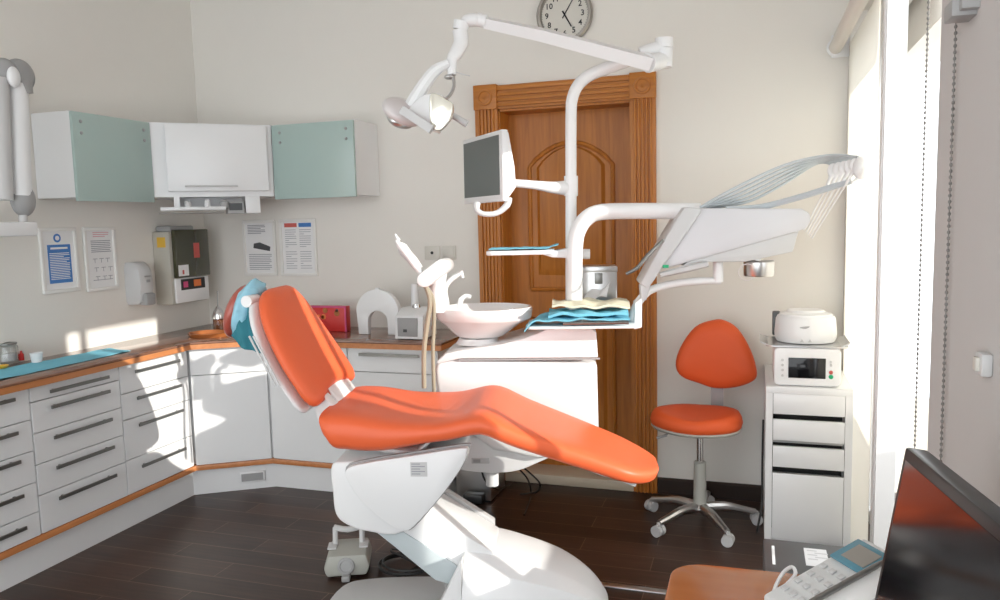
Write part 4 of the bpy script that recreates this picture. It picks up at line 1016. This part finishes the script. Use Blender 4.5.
# suction box behind on the floor
A, B = at(451, 497, Z=0), at(492, 503, Z=0)
A.x = -1.515; bh = at(470, 448, Y=3.7).z
sb = thing('suction_box', ((A.x+B.x)/2, 3.86, 0), 'brushed metal floor box under the dental unit', 'box')
obj('body', G().box(A.x, B.x, 3.76, 4.0, .012, bh, bev=.006), 'steel', sb)
obj('black_foot', G().box(A.x+.06, A.x+.17, 3.70, 3.76, .012, .06, bev=.008).box(A.x+.01, B.x-.01, 3.77, 3.99, 0, .013), 'black', sb)
g = G().tube([at(481, 466, Y=3.55), at(485, 480, Y=3.55), at(497, 489, Y=3.65), at(510, 484, Z=.01)], .005, seg=6, smooth=4)
obj('floor_cable', g, 'cable', None, 'black cable looping down behind the dental unit drain stub', 'cable')
g = G().tube([at(510, 462, Y=3.6), at(520, 470, Y=3.6), at(528, 480, Y=3.7), at(531, 492, Z=.008), at(529, 502, Z=.008), at(524, 515, Z=.008)], .0045, seg=6, smooth=4)
obj('floor_cable', g, 'cable', None, 'outer left one of the two thin cables hanging to the floor by the door', 'cable')
g = G().tube([at(514, 461, Y=3.6), at(530, 473, Y=3.65), at(540, 484, Z=.02), at(536, 492, Z=.008), at(520, 494, Z=.008)], .0045, seg=6, smooth=4)
obj('floor_cable', g, 'cable', None, 'right one of the two thin cables curling on the floor by the door', 'cable')

# ------------------------------------------------------------ stool
SX, SY = -.235, 3.76
st = thing('stool', (SX, SY, 0), 'orange operator stool with backrest on a five-castor base', 'stool')
sz = at(699, 424, Y=SY).z
cx0 = at(650, 416, Y=3.66); cx1 = at(745, 418, Y=3.66)
scx, shw = (cx0.x+cx1.x)/2, (cx1.x-cx0.x)/2
zt_, zb_ = at(690, 404, Y=3.85).z, at(700, 428, Y=3.55).z
def srad(a):
    c, s_ = math.cos(a), math.sin(a)
    return shw*(1-.04*math.cos(3*a)), .19*(1-.03*math.cos(2*a))
def sring(k, z, dz=0, n=40):
    R = []
    for i in range(n):
        a = 2*PI*i/n; rx_, ry_ = srad(a)
        R.append(V((scx+rx_*k*math.cos(a), SY-.02+ry_*k*math.sin(a), z-dz*math.exp(-((math.cos(a)*k+.1)**2)*4)*(k < .95)+.012*k*k*abs(math.cos(a))*(k < .95))))
    return R
z0 = sz-.0
obj('seat', G().loft([sring(.90, z0-.005), sring(.97, z0+.004), sring(1.0, z0+.025), sring(.98, z0+.045), sring(.92, z0+.058), sring(.75, z0+.066, .008), sring(.5, z0+.064, .012), sring(.2, z0+.060, .01), sring(.02, z0+.060, .01)]), 'orange2', st, ang=70)
obj('seat_pan', G().loft([sring(.70, z0-.022), sring(.95, z0-.014), sring(.985, z0-.004), sring(.95, z0+.004)]), 'warmgray', st)
# backrest
bcy = SY+.17
pts = spline([(676, 364), (681, 346), (695, 327), (712, 320.5), (724, 320.5), (738, 329), (751, 350), (757, 372), (752, 381), (735, 387.5), (715, 388.5), (698, 383), (682, 376)], 4, True)
Pb = [(lambda q: (q.x, q.z))(at(x, y, Y=bcy)) for x, y in pts]
mx_ = sum(p[0] for p in Pb)/len(Pb); mz_ = sum(p[1] for p in Pb)/len(Pb)
def bring(k, y): return [V((mx_+(x-mx_)*k, y-.028*((x-mx_)*k/.18)**2, mz_+(z-mz_)*k)) for x, z in Pb]
obj('backrest', G().loft([bring(.9, bcy+.045), bring(.99, bcy+.03), bring(1.0, bcy+.012), bring(.975, bcy-.008), bring(.9, bcy-.022), bring(.7, bcy-.030), bring(.35, bcy-.033), bring(.02, bcy-.034)]), 'orange2', st, ang=70)
q = at(717, 390, Y=bcy)
obj('backrest_bracket', G().box(q.x-.03, q.x+.03, bcy+.02, bcy+.03, z0-.03, mz_, bev=.002).box(q.x-.03, q.x+.03, SY-.05, bcy+.03, z0-.03, z0-.022), 'gray', st)
obj('swivel_plate', G().box(SX-.05, SX+.06, SY-.05, SY+.06, z0-.045, z0-.02, bev=.004), 'gray', st)
obj('height_lever', G().tube([(SX, SY, z0-.035), at(672, 431, Y=SY-.05), at(663, 437, Y=SY-.05)], [.004, .0035, .0035]).tube([at(667, 435, Y=SY-.05), at(657, 438, Y=SY-.05)], .007), 'gray', st)
obj('gas_lift', G().tube([(SX, SY, .28), (SX, SY, z0-.03)], .0155, seg=16), 'chrome', st)
obj('column_sleeve', G().lathe([(0, .075), (.034, .075), (.034, .11), (.031, .12), (.029, .31), (.024, .315), (0, .315)], (SX, SY, 0), seg=20), 'warmgray', st)
obj('base_hub', G().lathe([(0, .06), (.045, .065), (.05, .085), (.034, .105), (0, .105)], (SX, SY, 0), seg=20), 'steel', st)
cast = [math.atan2(p[1]-SY, p[0]-SX) for p in ((-.41, 3.58),)]
for k in range(5):
    a = math.radians(229+72*k); c, s_ = math.cos(a), math.sin(a); L_ = .265
    def q_(r, z): return V((SX+r*c, SY+r*s_, z))
    obj('base_leg', G().tube([q_(.03, .085), q_(.12, .09), q_(.2, .075), q_(L_, .062)], [.026, .022, .018, .015], smooth=3, seg=10), 'steel', st)
    b0 = -PI/2+.35*(k-2)+.2; ax = V((math.cos(b0), math.sin(b0), 0)); ctr = q_(L_+.005, .0275)
    g = G()
    for sgn in (-1, 1): g.tube([ctr+ax*sgn*.004, ctr+ax*sgn*.024], [.027, .027], seg=20).tube([ctr+ax*sgn*.022, ctr+ax*sgn*.0235], [.017, .016], seg=16)
    g.tube([ctr, ctr+V((0, 0, .038))], .009, seg=8)
    obj('castor', g, 'lgray', st)

# ------------------------------------------------------------ drawer tower by the window
X0, X1, Y0, Y1 = .062, .422, 3.60, 4.14
zt_ = at(768.5, 386.5, Y=Y0).z
dt = thing('drawer_tower', ((X0+X1)/2, (Y0+Y1)/2, 0), 'narrow white drawer unit beside the window', 'drawer unit')
th = .03
g = G().box(X0, X0+th, Y0, Y1, 0, zt_-th).box(X1-th, X1, Y0, Y1, 0, zt_-th).box(X0, X1, Y0, Y1, zt_-th, zt_, bev=.001).box(X0+th, X1-th, Y1-.02, Y1, 0, zt_-th).box(X0+th, X1-th, Y0+.02, Y1, 0, .03)
obj('carcass', g, 'cab', dt)
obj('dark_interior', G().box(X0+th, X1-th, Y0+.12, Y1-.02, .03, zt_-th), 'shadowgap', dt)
def zf(y): return at(810, y, Y=Y0).z
for y_a_, y_b_ in ((395, 415.5), (421, 442), (448, 469), (475.5, 541)):
    za, zb2 = zf(y_a_), zf(y_b_)
    obj('drawer_front', G().box(X0+th+.002, X1-th-.002, Y0-.002, Y0+.014, max(zb2, .012), za, bev=.001).box(X0+th+.006, X1-th-.006, Y0+.014, Y0+.12, max(zb2, .012)+.004, za-.03), 'cab', dt)
obj('drawer_track', G().box(X0+th+.002, X1-th-.002, Y0+.03, Y0+.04, zf(444), zf(446)), 'steel', dt)
# sealing machine: lower control box
q0, q1 = at(773.5, 384.5, Y=3.62), at(841, 386, Y=3.62)
zb_ = zt_+.001; zh = at(800, 348, Y=3.62).z
mc = thing('sterilizer', ((q0.x+q1.x)/2, 3.7, zb_), 'white machine with a black touch screen on the drawer tower', 'medical machine')
obj('body', G().prism(rrect(q0.x, q1.x, zb_+.003, zh, .022), 3.62, 3.88, 'xz', bev=.008, seg=3), 'plastic', mc)
A, B = at(788.5, 357.5, Y=3.62), at(825.5, 379, Y=3.62)
obj('touch_screen', G().box(A.x, B.x, 3.617, 3.622, B.z, A.z, bev=.001), 'screen', mc, 'black touch screen')
def btn(x, y, r, m, nm='button'):
    q = at(x, y, Y=3.619); return obj(nm, G().lathe([(0, .003), (r*.8, .003), (r, 0)], (q.x, 3.619, q.z), RY, 0, 14), m, mc)
for y in (360, 365, 370, 375.5): btn(782.5, y, .006, 'lgray')
for y in (362, 365.5): btn(831, y, .006, 'lgray')
btn(831, 372.5, .0085, 'inkr'); btn(831, 377, .010, 'greenbtn')
obj('foot', G().box(q0.x+.02, q1.x-.02, 3.66, 3.86, zb_-.001, zb_+.006), 'gray', mc)
# tray between
A, B = at(761, 345, Y=3.66), at(851, 348, Y=3.66)
tz0 = zh+.002
g = G().prism(rrect(A.x+.02, min(B.x, .415)-.01, 3.62, 3.90, .03), tz0, tz0+.006, 'xy')
zz = tz0+.003
g.tube([(A.x, 3.66, zz+.012), (A.x, 3.88, zz+.012)], .003, seg=6).tube([(A.x, 3.66, zz+.012), (A.x+.04, 3.64, zz)], .003, seg=6).tube([(A.x, 3.88, zz+.012), (A.x+.04, 3.88, zz)], .003, seg=6)
obj('steel_tray', g.prism([(A.x-.005, zz+.014), (A.x+.03, zz-.003), (A.x+.03, zz+.003), (A.x-.005, zz+.018)], 3.64, 3.88, 'xz').prism([(B.x-.04, zz-.002), (B.x-.005, zz+.014), (B.x-.005, zz+.02), (B.x-.04, zz+.004)], 3.64, 3.88, 'xz'), 'steel', None, 'thin steel tray between the two white machines', 'tray')
# upper round machine
q0, q1 = at(774.5, 344, Y=3.72), at(838, 346, Y=3.72); cx_ = (q0.x+q1.x)/2; rr = (q1.x-q0.x)/2; zb_ = tz0+.009
zt2 = at(806, 310, Y=3.75).z; hgt = zt2-zb_
cf = thing('centrifuge', (cx_, 3.76, zb_), 'round white lidded machine on the steel tray', 'medical machine')
obj('body', G().lathe([(0, 0), (rr*.93, 0), (rr*.985, .015), (rr, .04), (rr*.96, hgt*.72), (rr*.90, hgt*.82), (0, hgt*.82)], (cx_, 3.775, zb_), seg=44, sy=.88), 'plastic', cf)
obj('lid', G().lathe([(0, hgt*.8), (rr*.86, hgt*.8), (rr*.84, hgt*.88), (rr*.62, hgt*.94), (rr*.58, hgt), (0, hgt*1.005)], (cx_, 3.775, zb_), seg=44, sy=.88), 'white', cf)
obj('back_hinge', G().box(q0.x-.006, q0.x+.03, 3.90, 3.96, zb_+.002, zb_+hgt*.8, bev=.006), 'navy', cf)
q = at(805, 329, Y=3.62)
g = G().prism(spline([(-.018, 0), (0, .004), (.02, .004), (.004, -.004)], 3, True), 3.585, 3.5865, 'xz', M_=Matrix.Translation((q.x, 0, q.z)))
yy = 3.775-rr*.88*.99
obj('maker_mark', G().prism(spline([(-.020, 0), (0, .005), (.022, .006), (.004, -.005)], 3, True), yy-.002, yy+.004, 'xz', M_=Matrix.Translation((q.x, 0, q.z))), 'gray', cf)
for x in (802, 810):
    q = at(x, 341, Y=yy); obj('warning_symbol', G().prism([(-.008, -.006), (.008, -.006), (0, .009)], yy-.003, yy+.004, 'xz', M_=Matrix.Translation((q.x, 0, q.z))), 'lgray', cf)
# cable at the side of tower
obj('tower_cable', G().tube([(X0-.006, 3.9, .5), (X0-.01, 3.75, .3), (X0-.012, 3.66, .16), (X0-.03, 3.64, .05), (X0-.03, 3.7, .01)], .005, smooth=4), 'cable', None, 'black cable hanging down the left side of the drawer tower', 'cable')

# ------------------------------------------------------------ foreground: cabinet box, desk, phone, monitor
A = at(765, 540, Z=.5)
pr = thing('printer', (.2, 2.2, 0), 'dark grey boxed machine between the desk and the drawer tower', 'machine')
obj('body', G().box(A.x-.005, .385, 1.80, 2.44, .0, .5, bev=.006), 'navy', pr)
a, b_ = at(771.5, 546, Z=.5), at(774, 564.5, Z=.5)
obj('white_stripe', G().box(a.x, a.x+.008, b_.y, a.y, .5, .5015), 'paper', pr)
a, b_ = at(803.5, 548, Z=.5), at(830, 568, Z=.5)
g = G().box(a.x, b_.x, b_.y, a.y, .5, .501)
for k in range(5): g.box(a.x+.008+.02*(k % 2), a.x+.035+.03*(k % 2), a.y-.02-.015*k, a.y-.014-.015*k, .501, .5014, 1)
obj('paper_label', g, ['paper', 'lgray'], pr)
# desk
DZ1 = .75
P_ = [(-.16, .55), (.385, .55), (.385, 1.665)]
for k in range(7): 
    a = PI/2+PI/2*k/6; P_.append((-.16+.07+.07*math.cos(a), 1.655-.07+.07*math.sin(a)))
dk = thing('desk', (.1, 1.1, 0), 'glossy orange-brown desk with a rounded corner in the foreground', 'desk')
obj('desktop', G().prism(P_, DZ1-.03, DZ1, 'xy', bev=.004), 'desk', dk)
for x, y in ((-.08, 1.5), (-.08, .62), (.34, .62), (.34, 1.55)): obj('leg', G().box(x-.025, x+.025, y-.025, y+.025, 0, DZ1-.03, bev=.003), 'steel', dk)
# phone
pf = at(852, 545, Z=.80)
ph_c = at(825, 590, Z=DZ1+.03)
Mz = Matrix.Translation((ph_c.x-.0, ph_c.y-.03, DZ1)) @ Matrix.Rotation(math.radians(-56), 4, 'Z')
ph = thing('desk_phone', (ph_c.x, ph_c.y, DZ1), 'silver-grey desk phone with a blue display beside the black monitor', 'phone')
def slope(y): return .035+(y+.10)*.36
g = G(Mz).prism([(-.11, .002), (.13, .002), (.13, .10), (.115, .115), (-.11, .035)], -.04, .13, 'yz', bev=.006)
obj('body', g, 'phone', ph)
ta = math.atan2(.08, .225)
Ms = Mz @ Matrix.Translation((0, -.11, .036)) @ Matrix.Rotation(ta, 4, 'X')
obj('display', G(Ms).box(-.036, .058, .155, .225, .0, .006, bev=.002).box(-.018, .04, .168, .212, .005, .0075, 1), ['lcd', 'lcdp'], ph, 'blue framed display')
g = G(Ms)
for i in range(4):
    for j in range(4): g.box(-.028+.024*i, -.016+.024*i, .032+.03*j, .044+.03*j, .0, .0035, bev=.001)
obj('keypad', g, 'lgray', ph)
obj('handset_cradle', G(Ms).box(.068, .128, .0, .22, -.002, .018, bev=.008), 'white', ph)
obj('ballpoint_pen', G(Ms).tube([(.072, .03, .026), (.075, .17, .026)], .0055, seg=10).tube([(.075, .17, .026), (.0755, .205, .026)], [.0055, .002], seg=10), 'dsteel', None, 'grey ballpoint pen lying on the desk phone', 'pen')
wl = [at(772, 604, Z=DZ1+.004), at(775, 588, Z=DZ1+.004), at(783, 573, Z=DZ1+.01), at(792, 567, Z=DZ1+.014), at(795, 575, Z=DZ1+.01), at(782, 590, Z=DZ1+.006), at(781, 598, Z=DZ1+.004), at(800, 600, Z=DZ1+.004), at(822, 597, Z=DZ1+.004)]
obj('white_cable', G().tube(wl, .004, seg=8, smooth=4), 'plastic', None, 'white cable looped on the desk beside the phone', 'cable')
# monitor
zt_ = 1.13
a = at(905, 446, Z=zt_); b_ = at(1003, 527, Z=zt_)
e1 = (b_-a); e1.z = 0; e1.normalize()
ZT = V((0, 0, 1)); out = V((-e1.y, e1.x, 0))
if out.x > 0: out = -out             # toward the viewer side (screen normal)
Hm = .37; tl = math.radians(9)
upm = (V((0, 0, math.cos(tl)))-out*math.sin(tl)*1).normalized(); upm = (ZT*math.cos(tl)-out*math.sin(tl)).normalized()
nm = upm.cross(e1); 
if nm.dot(out) < 0: nm = -nm
fm = Matrix((e1, nm, upm)).transposed().to_4x4(); fm.translation = a-upm*Hm
LM = .60
dm = thing('computer_monitor', tuple(a-upm*Hm), 'black computer monitor at the right edge of the photo', 'monitor')
obj('housing', G(fm).box(0, LM, -.035, 0, 0, Hm, bev=.005), 'black', dm)
obj('screen', G(fm).box(.016, LM-.016, -.001, .0012, .02, Hm-.018), 'screen', dm, 'dark glossy screen')
obj('rear_cover', G(fm).box(.05, LM-.05, -.055, -.034, .04, Hm-.012, bev=.01), 'gray', dm)
q = fm @ V((LM/2, -.03, 0))
obj('stand', G().box(q.x-.03, q.x+.03, q.y-.05, q.y+.05, DZ1, q.z+.05, bev=.004).box(q.x-.11, min(q.x+.09, .385), q.y-.11, q.y+.11, DZ1, DZ1+.012, bev=.004), 'black', dm)

# ------------------------------------------------------------ light
w_ = bpy.data.worlds.new('world'); SC.world = w_; w_.use_nodes = True
bg = w_.node_tree.nodes['Background']; bg.inputs[0].default_value = (.93, .97, 1, 1); bg.inputs[1].default_value = 2.85
sl = bpy.data.lights.new('sun', 'SUN'); sl.energy = 4.8; sl.angle = math.radians(.6); sl.color = (1, .96, .88)
so = bpy.data.objects.new('sun', sl); COL.objects.link(so)
sdv = V((-1, .235, -.342)).normalized(); so.rotation_euler = sdv.to_track_quat('-Z', 'Y').to_euler(); so.location = (3, 1, 3)
